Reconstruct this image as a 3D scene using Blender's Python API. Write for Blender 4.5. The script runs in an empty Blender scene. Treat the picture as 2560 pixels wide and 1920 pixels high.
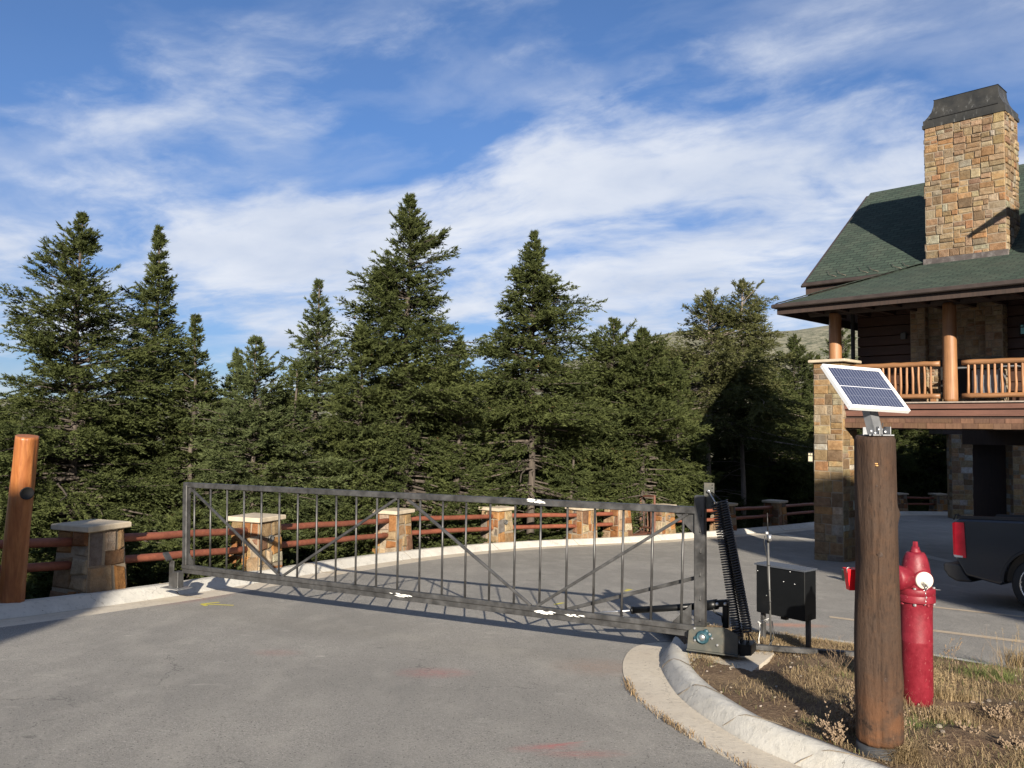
import bpy, math, random
import numpy as np
from mathutils import Vector, Matrix
R = math.radians
scn = bpy.context.scene
col = scn.collection

# ------------------------------------------------------------------ camera
EYE = 1.69
F = 2100.0                      # focal length in pixels of the 2560 px wide photograph
PITCH, ROLL = math.atan(103/2100.0), .0112
fw = Vector((0, math.cos(PITCH), math.sin(PITCH)))
up0 = Vector((0, -math.sin(PITCH), math.cos(PITCH)))
rt = Vector((1, 0, 0))*math.cos(ROLL) + up0*math.sin(ROLL)
upv = rt.cross(fw)
cam_d = bpy.data.cameras.new('camera')
cam = bpy.data.objects.new('camera', cam_d)
col.objects.link(cam)
m = Matrix((rt, upv, -fw)).transposed().to_4x4()
m.translation = Vector((0, 0, EYE))
cam.matrix_world = m
cam_d.sensor_width = 36
cam_d.lens = 36*F/2560
cam_d.clip_start, cam_d.clip_end = .05, 20000
scn.camera = cam

# ------------------------------------------------------------------ light
SUN_EL = math.atan(.368)
trav = Vector((-.055, 1, -.368)).normalized()
sd = bpy.data.lights.new('sun', 'SUN')
sd.energy = 5.0
sd.angle = R(.5)
sd.color = (1, .90, .76)
sun = bpy.data.objects.new('sun', sd)
sun.rotation_euler = trav.to_track_quat('-Z', 'Y').to_euler()
col.objects.link(sun)
scn.view_settings.view_transform = 'Standard'
scn.view_settings.look = 'None'
scn.view_settings.gamma = 1
scn.view_settings.exposure = 1.15
scn.render.film_transparent = False
try:
    scn.cycles.max_bounces = 6
    scn.cycles.diffuse_bounces = 3
    scn.cycles.glossy_bounces = 3
    scn.cycles.transparent_max_bounces = 6
    scn.cycles.sample_clamp_indirect = 4
except Exception:
    pass

class NT:
    """small helper to wire node trees"""
    def __init__(s, nt):
        s.nt = nt; s.n = nt.nodes; s.l = nt.links
    def new(s, typ, **kw):
        nd = s.n.new(typ)
        for k, v in kw.items():
            if k.startswith('_'):
                setattr(nd, k[1:], v)
        return nd
    def put(s, sock, val):
        if hasattr(val, 'is_linked') or isinstance(val, bpy.types.NodeSocket):
            s.l.new(val, sock)
        elif isinstance(val, (tuple, list)) and len(val) == 3 and sock.type == 'RGBA':
            sock.default_value = (*val, 1)
        else:
            sock.default_value = val
    def math(s, op, a, b=None, c=None, clamp=False):
        nd = s.n.new('ShaderNodeMath'); nd.operation = op; nd.use_clamp = clamp
        s.put(nd.inputs[0], a)
        if b is not None: s.put(nd.inputs[1], b)
        if c is not None: s.put(nd.inputs[2], c)
        return nd.outputs[0]
    def vmath(s, op, a, b=None):
        nd = s.n.new('ShaderNodeVectorMath'); nd.operation = op
        s.put(nd.inputs[0], a)
        if b is not None:
            if op == 'SCALE': s.put(nd.inputs['Scale'], b)
            else: s.put(nd.inputs[1], b)
        return nd.outputs['Value'] if op in ('DOT_PRODUCT', 'LENGTH') else nd.outputs[0]
    def noise(s, vec, scale, detail=4, rough=.55, dist=0, col=False, dim='3D'):
        nd = s.n.new('ShaderNodeTexNoise')
        if vec is not None: s.put(nd.inputs['Vector'], vec)
        nd.inputs['Scale'].default_value = scale
        nd.inputs['Detail'].default_value = detail
        nd.inputs['Roughness'].default_value = rough
        nd.inputs['Distortion'].default_value = dist
        return nd.outputs['Color' if col else 'Fac']
    def vor(s, vec, scale, feat='F1', out='Distance'):
        nd = s.n.new('ShaderNodeTexVoronoi'); nd.feature = feat
        if vec is not None: s.put(nd.inputs['Vector'], vec)
        nd.inputs['Scale'].default_value = scale
        return nd.outputs[out]
    def ramp(s, fac, stops, interp='LINEAR'):
        nd = s.n.new('ShaderNodeValToRGB'); nd.color_ramp.interpolation = interp
        s.put(nd.inputs[0], fac)
        el = nd.color_ramp.elements
        while len(el) < len(stops): el.new(.5)
        for e, (p, c) in zip(el, stops):
            e.position = p
            e.color = (*c, 1) if isinstance(c, (tuple, list)) else (c, c, c, 1)
        return nd.outputs[0]
    def mix(s, fac, a, b, mode='MIX'):
        nd = s.n.new('ShaderNodeMix'); nd.data_type = 'RGBA'; nd.blend_type = mode
        s.put(nd.inputs[0], fac); s.put(nd.inputs[6], a); s.put(nd.inputs[7], b)
        return nd.outputs[2]
    def maprange(s, v, a, b, c=0., d=1., smooth=False):
        nd = s.n.new('ShaderNodeMapRange'); nd.clamp = True
        if smooth: nd.interpolation_type = 'SMOOTHSTEP'
        s.put(nd.inputs[0], v)
        for i, x in enumerate((a, b, c, d)): s.put(nd.inputs[i+1], x)
        return nd.outputs[0]
    def mapping(s, vec, scale=(1, 1, 1), rot=(0, 0, 0), loc=(0, 0, 0)):
        nd = s.n.new('ShaderNodeMapping'); s.put(nd.inputs[0], vec)
        nd.inputs[1].default_value = loc; nd.inputs[2].default_value = rot; nd.inputs[3].default_value = scale
        return nd.outputs[0]
    def objco(s):
        return s.n.new('ShaderNodeTexCoord').outputs['Object']
    def geopos(s):
        return s.n.new('ShaderNodeNewGeometry').outputs['Position']
    def attr(s, name):
        nd = s.n.new('ShaderNodeAttribute'); nd.attribute_name = name
        return nd.outputs['Color']
    def comb(s, x, y, z):
        nd = s.n.new('ShaderNodeCombineXYZ')
        s.put(nd.inputs[0], x); s.put(nd.inputs[1], y); s.put(nd.inputs[2], z)
        return nd.outputs[0]
    def sep(s, v):
        nd = s.n.new('ShaderNodeSeparateXYZ'); s.put(nd.inputs[0], v)
        return nd.outputs
    def bump(s, h, strength=.5, dist=.01):
        nd = s.n.new('ShaderNodeBump'); s.put(nd.inputs['Height'], h)
        nd.inputs['Strength'].default_value = strength
        nd.inputs['Distance'].default_value = dist
        return nd.outputs[0]

# ------------------------------------------------------------------ sky with thin clouds
world = bpy.data.worlds.new('World'); scn.world = world
world.use_nodes = True
w = NT(world.node_tree); w.n.clear()
sky = w.n.new('ShaderNodeTexSky'); sky.sky_type = 'NISHITA'; sky.sun_disc = False
sky.sun_elevation = SUN_EL; sky.sun_rotation = math.pi - .055
sky.altitude = 1900; sky.air_density = 1.0; sky.dust_density = .6; sky.ozone_density = 2.2
dirv = w.n.new('ShaderNodeTexCoord').outputs['Generated']
sx_, sy_, sz_ = w.sep(dirv)
den = w.math('ADD', w.math('MAXIMUM', sz_, 0.), .16)
px_ = w.math('DIVIDE', sx_, den); py_ = w.math('DIVIDE', sy_, den)
CLX, CLY = 6.1, 6.6
pl = w.comb(px_, py_, 0.)
pl_r = w.mapping(pl, rot=(0, 0, R(32)))
warp = w.noise(pl_r, .9, 4, .5, col=True)
warpv = w.vmath('SCALE', w.vmath('SUBTRACT', warp, (.5, .5, .5)), .55)
pw = w.vmath('ADD', pl_r, warpv)
big = w.noise(w.mapping(pw, scale=(.78, 1.05, 1.), loc=(CLX, CLY, 0)), 1.45, 10, .50)
fib = w.noise(w.mapping(pw, scale=(.8, 1.9, 1.), rot=(0, 0, R(8)), loc=(7.3, 2.1, 0)), 2.4, 9, .58)
fin = w.noise(w.mapping(pw, scale=(1., 1.3, 1.), loc=(1.3, 4.1, 0)), 6.5, 8, .62)
dens = w.math('ADD', w.math('MULTIPLY', big, .66), w.math('MULTIPLY', fib, .16))
dens = w.math('ADD', dens, w.math('MULTIPLY', fin, .18))
# the thicker bank lies low to the right, thinner veils overhead
cov1 = w.maprange(sz_, .02, .15, -.01, .065, smooth=True)
cov2 = w.maprange(sz_, .22, .40, 0., -.085, smooth=True)
cov3 = w.maprange(w.math('ADD', sx_, w.math('MULTIPLY', sz_, -.6)), -.6, .35, -.012, .04)
dens = w.math('ADD', w.math('ADD', dens, cov1), w.math('ADD', cov2, cov3))
cl = w.maprange(dens, .475, .655, 0., 1., smooth=True)
veil = w.maprange(w.noise(w.mapping(pw, scale=(.9, 1.4, 1.), loc=(11, 3, 0)), 1.6, 8, .56), .44, .72, 0., .45)
cl = w.math('ADD', cl, w.math('MULTIPLY', veil, w.math('SUBTRACT', 1., cl)))
low = w.maprange(sz_, -.02, .10, 0.35, 1.)
cl = w.math('MULTIPLY', w.math('MULTIPLY', cl, .95), low)
cl = w.math('ADD', w.math('MULTIPLY', cl, .93), .05)
pst = pw
skyc = sky.outputs[0]
hs = w.n.new('ShaderNodeHueSaturation'); hs.inputs['Saturation'].default_value = 1.06
w.l.new(skyc, hs.inputs['Color'])
SKYK = .085
shade = w.noise(w.mapping(pst, loc=(.2, .35, 0)), 1.3, 6, .55)
cloudc = w.mix(w.maprange(shade, .35, .65), (3.1, 3.5, 4.3), (4.7, 4.85, 5.15))
tone = w.ramp(w.math('MAXIMUM', sz_, 0.), [(0., (.26, .30, .41)), (.15, (.37, .42, .53)), (.33, (.39, .53, .69)), (.5, (.40, .55, .71))])
skym = w.mix(cl, w.mix(1., hs.outputs[0], tone, 'MULTIPLY'), cloudc)
bg = w.n.new('ShaderNodeBackground'); bg.inputs[1].default_value = SKYK
w.l.new(skym, bg.inputs[0])
wo = w.n.new('ShaderNodeOutputWorld'); w.l.new(bg.outputs[0], wo.inputs[0])

# ------------------------------------------------------------------ geometry helpers
def ray(px, py):
    return fw + rt*((px-1280)/F) - upv*((py-960)/F)
def P(px, py, D):
    return Vector((0, 0, EYE)) + ray(px, py)*D
def zr(x, y):
    return -.0651*y - .0121*x + .03*max(0., y-24)
def G(px, py, h=0.):
    d = ray(px, py); lo, hi = .5, 90.
    for _ in range(60):
        t = (lo+hi)/2
        p = d*t
        if EYE+p.z > zr(p.x, p.y)+h: lo = t
        else: hi = t
    p = d*lo
    return Vector((p.x, p.y, EYE+p.z))

ORG = {}
def tag(o, label=None, cat=None, group=None, kind=None):
    if label: o['label'] = label
    if cat: o['category'] = cat
    if group: o['group'] = group
    if kind: o['kind'] = kind
    return o
def empty(name, loc, label, cat, group=None):
    o = bpy.data.objects.new(name, None); col.objects.link(o)
    o.location = loc; o.empty_display_size = .2
    ORG[o] = Vector(loc)
    return tag(o, label, cat, group)
def link(name, me, mat, parent=None, loc=None):
    o = bpy.data.objects.new(name, me); col.objects.link(o)
    if mat:
        for mm in (mat if isinstance(mat, list) else [mat]): me.materials.append(mm)
    if parent is not None:
        o.parent = parent; ORG[o] = ORG[parent]
    else:
        o.location = loc or (0, 0, 0); ORG[o] = Vector(loc or (0, 0, 0))
    return o
def mesh_np(name, verts, quads, colors=None, mat=None, parent=None, loc=None, k=4, smooth=False):
    """verts (n,3) world, quads (m,k), colors per face (m,3)"""
    org = ORG[parent] if parent is not None else Vector(loc or (0, 0, 0))
    v = np.asarray(verts, dtype=np.float32) - np.array(org, dtype=np.float32)
    q = np.asarray(quads, dtype=np.int32)
    me = bpy.data.meshes.new(name)
    me.vertices.add(len(v)); me.vertices.foreach_set('co', v.ravel())
    me.loops.add(q.size); me.loops.foreach_set('vertex_index', q.ravel())
    me.polygons.add(len(q))
    me.polygons.foreach_set('loop_start', np.arange(0, q.size, k, dtype=np.int32))
    if smooth: me.polygons.foreach_set('use_smooth', np.ones(len(q), dtype=bool))
    me.update(calc_edges=True)
    if colors is not None:
        ca = me.color_attributes.new('Col', 'FLOAT_COLOR', 'CORNER')
        c = np.ones((len(q), k, 4), dtype=np.float32)
        c[:, :, :3] = np.asarray(colors, dtype=np.float32)[:, None, :]
        ca.data.foreach_set('color', c.ravel())
    return link(name, me, mat, parent, loc)

class MB:
    def __init__(s):
        s.v = []; s.f = []; s.c = []; s.cur = (1, 1, 1); s.sm = []; s.smooth = False
    def face(s, idx):
        s.f.append(tuple(idx)); s.c.append(s.cur); s.sm.append(s.smooth)
    def add(s, vs, fs):
        b = len(s.v); s.v.extend(Vector(p) for p in vs)
        for f in fs: s.face([b+i for i in f])
    def hexa(s, p):     # 8 corners: bottom 0-3 ccw, top 4-7
        s.add(p, [(3, 2, 1, 0), (4, 5, 6, 7), (0, 1, 5, 4), (1, 2, 6, 5), (2, 3, 7, 6), (3, 0, 4, 7)])
    def box(s, c, size, ax=None, bev=0.):
        c = Vector(c); hx, hy, hz = (d/2 for d in size)
        X, Y, Z = ax or (Vector((1, 0, 0)), Vector((0, 1, 0)), Vector((0, 0, 1)))
        if bev <= 0:
            s.hexa([c+X*a*hx+Y*b*hy+Z*d*hz for d in (-1, 1) for a, b in ((-1, -1), (1, -1), (1, 1), (-1, 1))])
            return
        b_ = min(bev, hx*.9, hy*.9, hz*.9)
        ring = []
        def rr(ix, iy, z):
            return [c+X*a*ix+Y*b*iy+Z*z for a, b in ((-1, -1), (1, -1), (1, 1), (-1, 1))]
        def oc(ix, iy, z):
            out = []
            for a, b, o in ((-1, -1, 0), (1, -1, 1), (1, 1, 0), (-1, 1, 1)):
                p1 = (a*(ix-b_), b*iy); p2 = (a*ix, b*(iy-b_))
                pr = (p1, p2) if o else (p2, p1)
                out += [c+X*p[0]+Y*p[1]+Z*z for p in pr]
            return out
        secs = [rr8(oc, hx-b_, hy-b_, -hz), oc(hx, hy, -hz+b_), oc(hx, hy, hz-b_), rr8(oc, hx-b_, hy-b_, hz)]
        s.sections(secs, True)
    def sections(s, secs, cap=True, closed=False):
        b = len(s.v); n = len(secs[0])
        for q in secs: s.v.extend(Vector(p) for p in q)
        m_ = len(secs)
        for i in range(m_ if closed else m_-1):
            i2 = (i+1) % m_
            for j in range(n):
                s.face((b+i*n+j, b+i*n+(j+1) % n, b+i2*n+(j+1) % n, b+i2*n+j))
        if cap and not closed:
            s.face([b+j for j in reversed(range(n))]); s.face([b+(m_-1)*n+j for j in range(n)])
    def bar(s, p0, p1, w_, h_, up=(0, 0, 1), bev=0.):
        p0, p1 = Vector(p0), Vector(p1); z = (p1-p0); L = z.length; z.normalize()
        x = z.cross(Vector(up))
        if x.length < 1e-4: x = z.cross(Vector((1, 0, 0)))
        x.normalize(); y = x.cross(z)
        s.box((p0+p1)/2, (w_, h_, L), (x, y, z) if x.cross(y).dot(z) > 0 else (x, -y, z), bev)
    def tube(s, pts, rad, n=8, cap=True):
        pts = [Vector(p) for p in pts]
        if not isinstance(rad, (list, tuple)): rad = [rad]*len(pts)
        t0 = (pts[1]-pts[0]).normalized()
        ref = Vector((0, 0, 1)) if abs(t0.z) < .9 else Vector((1, 0, 0))
        x = t0.cross(ref).normalized(); secs = []
        for i, p in enumerate(pts):
            t = (pts[min(i+1, len(pts)-1)]-pts[max(i-1, 0)])
            if t.length < 1e-9: t = t0
            t = t.normalized()
            x = (x - t*x.dot(t)).normalized(); y = t.cross(x)
            secs.append([p+(x*math.cos(a)+y*math.sin(a))*rad[i] for a in (2*math.pi*k/n for k in range(n))])
        sm = s.smooth; s.smooth = True
        b = len(s.v)
        s.sections(secs, False); s.smooth = sm
        if cap:
            s.face([b+j for j in reversed(range(n))]); s.face([b+(len(secs)-1)*n+j for j in range(n)])
    def lathe(s, prof, c, n=32, axis=(0, 0, 1), smooth=True):
        """prof: list of (r, h) along axis"""
        c = Vector(c); z = Vector(axis).normalized()
        ref = Vector((0, 0, 1)) if abs(z.z) < .9 else Vector((0, 1, 0))
        x = z.cross(ref).normalized(); y = z.cross(x)
        secs = [[c+z*h+(x*math.cos(a)+y*math.sin(a))*max(r, 1e-4) for a in (2*math.pi*k/n for k in range(n))] for r, h in prof]
        sm = s.smooth; s.smooth = smooth
        b = len(s.v)
        s.sections(secs, False); s.smooth = sm
        s.face([b+j for j in reversed(range(n))]); s.face([b+(len(secs)-1)*n+j for j in range(n)])
    def prism(s, poly, vec):
        poly = [Vector(p) for p in poly]; vec = Vector(vec); n = len(poly)
        s.add(poly+[p+vec for p in poly], [tuple(reversed(range(n))), tuple(range(n, 2*n))] +
              [(i, (i+1) % n, n+(i+1) % n, n+i) for i in range(n)])
    def build(s, name, mat, parent=None, loc=None, fixn=True):
        org = ORG[parent] if parent is not None else Vector(loc or (0, 0, 0))
        me = bpy.data.meshes.new(name)
        me.from_pydata([tuple(p-org) for p in s.v], [], s.f)
        me.polygons.foreach_set('use_smooth', s.sm)
        if any(c != (1, 1, 1) for c in s.c):
            ca = me.color_attributes.new('Col', 'FLOAT_COLOR', 'CORNER')
            out = []
            for f, c in zip(s.f, s.c): out += [c[0], c[1], c[2], 1]*len(f)
            ca.data.foreach_set('color', out)
        if fixn:
            import bmesh
            bm = bmesh.new(); bm.from_mesh(me)
            bmesh.ops.recalc_face_normals(bm, faces=bm.faces)
            bm.to_mesh(me); bm.free()
        me.update()
        return link(name, me, mat, parent, loc)
def rr8(oc, ix, iy, z):
    return oc(ix, iy, z)
def copy_thing(root, loc, label=None, names=None):
    c = root.copy(); col.objects.link(c); c.location = loc; ORG[c] = Vector(loc)
    if label: c['label'] = label
    for ch in root.children:
        d = ch.copy(); col.objects.link(d); d.parent = c
        for g in ch.children:
            e = g.copy(); col.objects.link(e); e.parent = d
    return c

# ------------------------------------------------------------------ materials
def material(name):
    mt = bpy.data.materials.new(name); mt.use_nodes = True
    k = NT(mt.node_tree)
    bs = mt.node_tree.nodes['Principled BSDF']
    return mt, k, bs
def simple(name, c, rough=.6, metal=0., var=.12, scale=30., bump=0., spec=.5, dirt=None):
    mt, k, bs = material(name)
    o = k.objco()
    n = k.noise(o, scale, 5, .6)
    lo = tuple(x*(1-var) for x in c); hi = tuple(min(1, x*(1+var)) for x in c)
    cc = k.mix(k.maprange(n, .3, .7), lo, hi)
    if dirt:
        cc = k.mix(k.math('MULTIPLY', k.maprange(k.noise(o, dirt[1], 6, .65), .5, .72), dirt[2]), cc, dirt[0])
    k.put(bs.inputs['Base Color'], cc)
    bs.inputs['Roughness'].default_value = rough
    k.put(bs.inputs['Roughness'], k.maprange(n, .3, .7, rough*.85, min(1, rough*1.15)))
    bs.inputs['Metallic'].default_value = metal
    bs.inputs['Specular IOR Level'].default_value = spec
    if bump: k.put(bs.inputs['Normal'], k.bump(k.noise(o, scale*2.2, 5, .65), .6, bump))
    return mt
M = {}
# asphalt
mt, k, bs = material('asphalt')
g = k.geopos()
fine = k.noise(g, 120, 5, .8); med = k.noise(g, 34, 5, .62); bigp = k.noise(g, .55, 5, .55); mid2 = k.noise(k.mapping(g, scale=(1, .5, 1)), 3.2, 5, .6)
c = k.mix(k.maprange(k.math('ADD', k.math('MULTIPLY', fine, .7), k.math('MULTIPLY', k.noise(g, 52, 3, .75), .3)), .38, .62), (.135, .128, .115), (.42, .40, .36))
c = k.mix(k.maprange(bigp, .38, .62, 0., .5), c, (.185, .178, .163))
c = k.mix(k.maprange(mid2, .48, .68, 0., .42), c, (.36, .34, .30))
spk = k.vor(g, 46, out='Distance'); spc = k.vor(g, 46, out='Color')
sp1 = k.math('MULTIPLY', k.math('LESS_THAN', spk, .17), k.math('GREATER_THAN', k.sep(spc)[0], .93))
c = k.mix(k.math('MULTIPLY', sp1, .8), c, (.55, .53, .48))
sp2 = k.math('MULTIPLY', k.math('LESS_THAN', spk, .26), k.math('LESS_THAN', k.sep(spc)[0], .16))
c = k.mix(k.math('MULTIPLY', sp2, .75), c, (.035, .033, .03))
# pale scuffs
sc = k.noise(k.mapping(g, scale=(1., 2.2, 1)), 1.7, 8, .62)
c = k.mix(k.maprange(sc, .63, .72, 0., .5), c, (.42, .40, .35))
# oily darker wheel tracks
trk = k.noise(k.mapping(g, scale=(.9, .12, 1), rot=(0, 0, R(25))), 1.1, 4, .5)
c = k.mix(k.maprange(trk, .52, .7, 0., .30), c, (.165, .16, .15))
ckv = k.vmath('ADD', k.mapping(g, scale=(.23, .23, .23)), k.vmath('SCALE', k.noise(g, 1.7, 6, .65, col=True), .22))
ck = k.vor(ckv, 1.0, 'DISTANCE_TO_EDGE')
c = k.mix(k.math('MULTIPLY', k.math('MULTIPLY', k.math('LESS_THAN', ck, .0016), k.maprange(k.noise(g, .5, 3), .50, .58)), .6), c, (.06, .058, .053))
sp3 = k.vor(k.mapping(g, scale=(1, 1.6, 1)), 2.3); sc3 = k.sep(k.vor(k.mapping(g, scale=(1, 1.6, 1)), 2.3, out='Color'))
c = k.mix(k.math('MULTIPLY', k.maprange(k.math('ADD', sp3, k.math('MULTIPLY', k.noise(g, 20, 5, .7), .12)), .20, .13), k.math('MULTIPLY', k.math('GREATER_THAN', sc3[0], .86), .55)), c, (.50, .47, .41))
c = k.mix(k.math('MULTIPLY', k.maprange(k.math('ADD', sp3, k.math('MULTIPLY', k.noise(g, 14, 5, .7), .16)), .24, .12), k.math('MULTIPLY', k.math('LESS_THAN', sc3[0], .09), .5)), c, (.07, .068, .064))
# faded pink and orange survey paint worn into the surface
def blot(c, x, y, rx, ry, rot, colr, amt):
    lp = k.mapping(g, loc=(0, 0, 0))
    d = k.vmath('SUBTRACT', g, (x, y, 0))
    d = k.mapping(d, rot=(0, 0, -rot)); d = k.vmath('MULTIPLY', d, (1/rx, 1/ry, 0))
    r_ = k.vmath('LENGTH', d)
    e = k.math('MULTIPLY', k.maprange(r_, 1., .25), k.maprange(k.noise(k.mapping(g, scale=(3, 14, 1), rot=(0, 0, rot)), 4, 6, .7), .36, .62))
    return k.mix(k.math('MULTIPLY', e, amt), c, colr)
for (bx, by, rx, ry, rot, cc_, am) in ((1085, 1682, .40, .24, .1, (.36, .16, .15), .75), (1365, 1868, .30, .10, .3, (.42, .16, .15), .6),
        (1400, 1862, .24, .03, .45, (.50, .14, .13), .75), (690, 1632, .30, .2, 0, (.34, .18, .16), .5), (470, 1500, .9, .3, 1.1, (.33, .13, .10), .75),
        (1500, 1668, .55, .45, 0, (.33, .22, .17), .6), (1985, 1563, .5, .20, .0, (.60, .24, .13), .8), (1460, 1885, .35, .1, .1, (.42, .17, .15), .55)):
    q_ = G(bx, by)
    c = blot(c, q_.x, q_.y, rx, ry, rot, cc_, am)
k.put(bs.inputs['Base Color'], c)
bs.inputs['Roughness'].default_value = .9; bs.inputs['Specular IOR Level'].default_value = .25
k.put(bs.inputs['Normal'], k.bump(k.math('ADD', fine, k.math('MULTIPLY', med, .8)), .8, .010))
M['asphalt'] = mt
def paintmat(name, colr, lo=.42, hi=.56, alpha=.95):
    mt, k, bs = material(name)
    g = k.geopos()
    wn = k.noise(g, 60, 6, .7)
    k.put(bs.inputs['Base Color'], k.mix(k.maprange(wn, .35, .65), tuple(x*.85 for x in colr), colr))
    a = k.maprange(k.math('ADD', k.math('MULTIPLY', k.noise(g, 90, 4, .75), .5), k.math('MULTIPLY', k.noise(g, 9, 5, .6), .5)), lo-.06, hi-.06, 0., alpha)
    k.put(bs.inputs['Alpha'], a)
    bs.inputs['Roughness'].default_value = .85
    return mt
M['yellow_paint'] = paintmat('yellow_paint', (.62, .55, .08), .30, .44)
M['line_paint'] = paintmat('line_paint', (.52, .42, .30), .36, .50, .9)
M['white_paint'] = paintmat('white_paint', (.50, .47, .41), .34, .46, .9)
# concrete
def concrete(name, lo, hi, stain=(.25, .22, .17)):
    mt, k, bs = material(name)
    g = k.geopos()
    n1 = k.noise(g, 2.6, 7, .6); n2 = k.noise(g, 120, 3, .7)
    c = k.mix(k.maprange(n1, .3, .7), lo, hi)
    c = k.mix(k.maprange(n2, .3, .7, 0., .25), c, tuple(x*.62 for x in lo))
    c = k.mix(k.maprange(k.noise(g, 1.3, 7, .68), .52, .70, 0., .5), c, stain)
    v = k.vor(k.mapping(g, scale=(1, 1, 1)), 5.5); vc = k.vor(g, 14)
    c = k.mix(k.math('MULTIPLY', k.math('LESS_THAN', vc, .09), k.maprange(k.noise(g, 3.1, 2), .5, .6)), c, (.08, .07, .06))
    # a few transverse hairline cracks
    ck = k.vor(k.vmath('ADD', k.mapping(g, scale=(.55, .55, .55)), k.vmath('SCALE', k.noise(g, 6, 4, .6, col=True), .16)), 1.0, 'DISTANCE_TO_EDGE')
    c = k.mix(k.math('MULTIPLY', k.math('LESS_THAN', ck, .0016), .6), c, (.07, .06, .05))
    c = k.mix(k.maprange(k.noise(g, 17, 7, .72), .54, .66, 0., .5), c, tuple(x*.55 for x in lo))
    k.put(bs.inputs['Base Color'], c)
    bs.inputs['Roughness'].default_value = .88; bs.inputs['Specular IOR Level'].default_value = .3
    k.put(bs.inputs['Normal'], k.bump(k.math('ADD', k.math('MULTIPLY', n2, .4), k.math('ADD', n1, k.noise(g, 17, 7, .72))), .7, .009))
    return mt
M['concrete'] = concrete('concrete', (.46, .445, .40), (.62, .60, .54))
M['pan'] = concrete('gutter_concrete', (.50, .44, .35), (.62, .56, .455), (.40, .33, .25))
# soil with straw
mt, k, bs = material('soil')
g = k.geopos()
n1 = k.noise(g, 2.2, 7, .62); n2 = k.noise(g, 38, 6, .7); n3 = k.noise(k.mapping(g, scale=(1, 4, 1), rot=(0, 0, .6)), 22, 6, .7)
c = k.mix(k.maprange(n2, .3, .7), (.075, .048, .032), (.19, .130, .085))
c = k.mix(k.maprange(n1, .46, .62, 0., .6), c, (.24, .175, .11))
c = k.mix(k.maprange(n3, .54, .66, 0., .65), c, (.38, .29, .18))
c = k.mix(k.maprange(k.noise(g, .9, 4), .56, .68, 0., .35), c, (.06, .035, .022))
k.put(bs.inputs['Base Color'], c); bs.inputs['Roughness'].default_value = .95; bs.inputs['Specular IOR Level'].default_value = .15
k.put(bs.inputs['Normal'], k.bump(k.math('ADD', n2, n3), .8, .03))
M['soil'] = mt
# terrain: dry grass slope, forested far hillside
mt, k, bs = material('hillside')
g = k.geopos(); nz = k.sep(g)[2]; gy = k.sep(g)[1]; gx = k.sep(g)[0]
n1 = k.noise(g, .011, 6, .6, .4); n2 = k.noise(g, .09, 5, .7)
dry = k.mix(k.maprange(n2, .3, .7), (.40, .30, .20), (.50, .385, .26))
dry = k.mix(k.maprange(n1, .5, .62, 0., .6), dry, (.33, .28, .19))
forest = k.mix(k.maprange(k.noise(g, .10, 6, .9), .43, .57), (.075, .085, .055), (.28, .26, .185))
fm = k.maprange(k.math('ADD', k.noise(k.mapping(g, scale=(1, .7, 1)), .0052, 8, .66), k.maprange(gx, 330, 560, .15, -.02)), .49, .53)
hc = k.mix(fm, dry, forest)
near = k.mix(k.maprange(k.noise(g, 3, 6, .7), .35, .65), (.035, .028, .016), (.11, .085, .045))
r2 = k.vmath('LENGTH', g)
k.put(bs.inputs['Base Color'], k.mix(k.maprange(r2, 70, 170), near, hc))
bs.inputs['Roughness'].default_value = .95; bs.inputs['Specular IOR Level'].default_value = .1
M['hill'] = mt
# stone with per-stone colour
mt, k, bs = material('ashlar_stone')
o = k.geopos(); at = k.attr('Col')
n1 = k.noise(o, 9, 7, .66); n2 = k.noise(o, 60, 5, .7); n3 = k.noise(o, 3.3, 6, .6)
c = k.mix(k.maprange(n1, .38, .60, 0., .75), at, k.mix(1., at, (.50, .42, .35), 'MULTIPLY'))
c = k.mix(k.maprange(n3, .54, .66, 0., .55), c, k.mix(1., at, (1.12, .84, .58), 'MULTIPLY'))
c = k.mix(k.maprange(n2, .35, .7, 0., .4), c, k.mix(1., at, (1.3, 1.25, 1.15), 'MULTIPLY'))
k.put(bs.inputs['Base Color'], c); bs.inputs['Roughness'].default_value = .85; bs.inputs['Specular IOR Level'].default_value = .25
k.put(bs.inputs['Normal'], k.bump(k.math('ADD', n1, k.math('MULTIPLY', n2, .6)), 1., .035))
M['stone'] = mt
M['mortar'] = simple('mortar', (.22, .18, .13), .95, var=.2, scale=40)
M['capstone'] = simple('capstone', (.42, .36, .27), .85, var=.14, scale=7, bump=.004, dirt=((.26, .21, .15), 4, .55))
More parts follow.
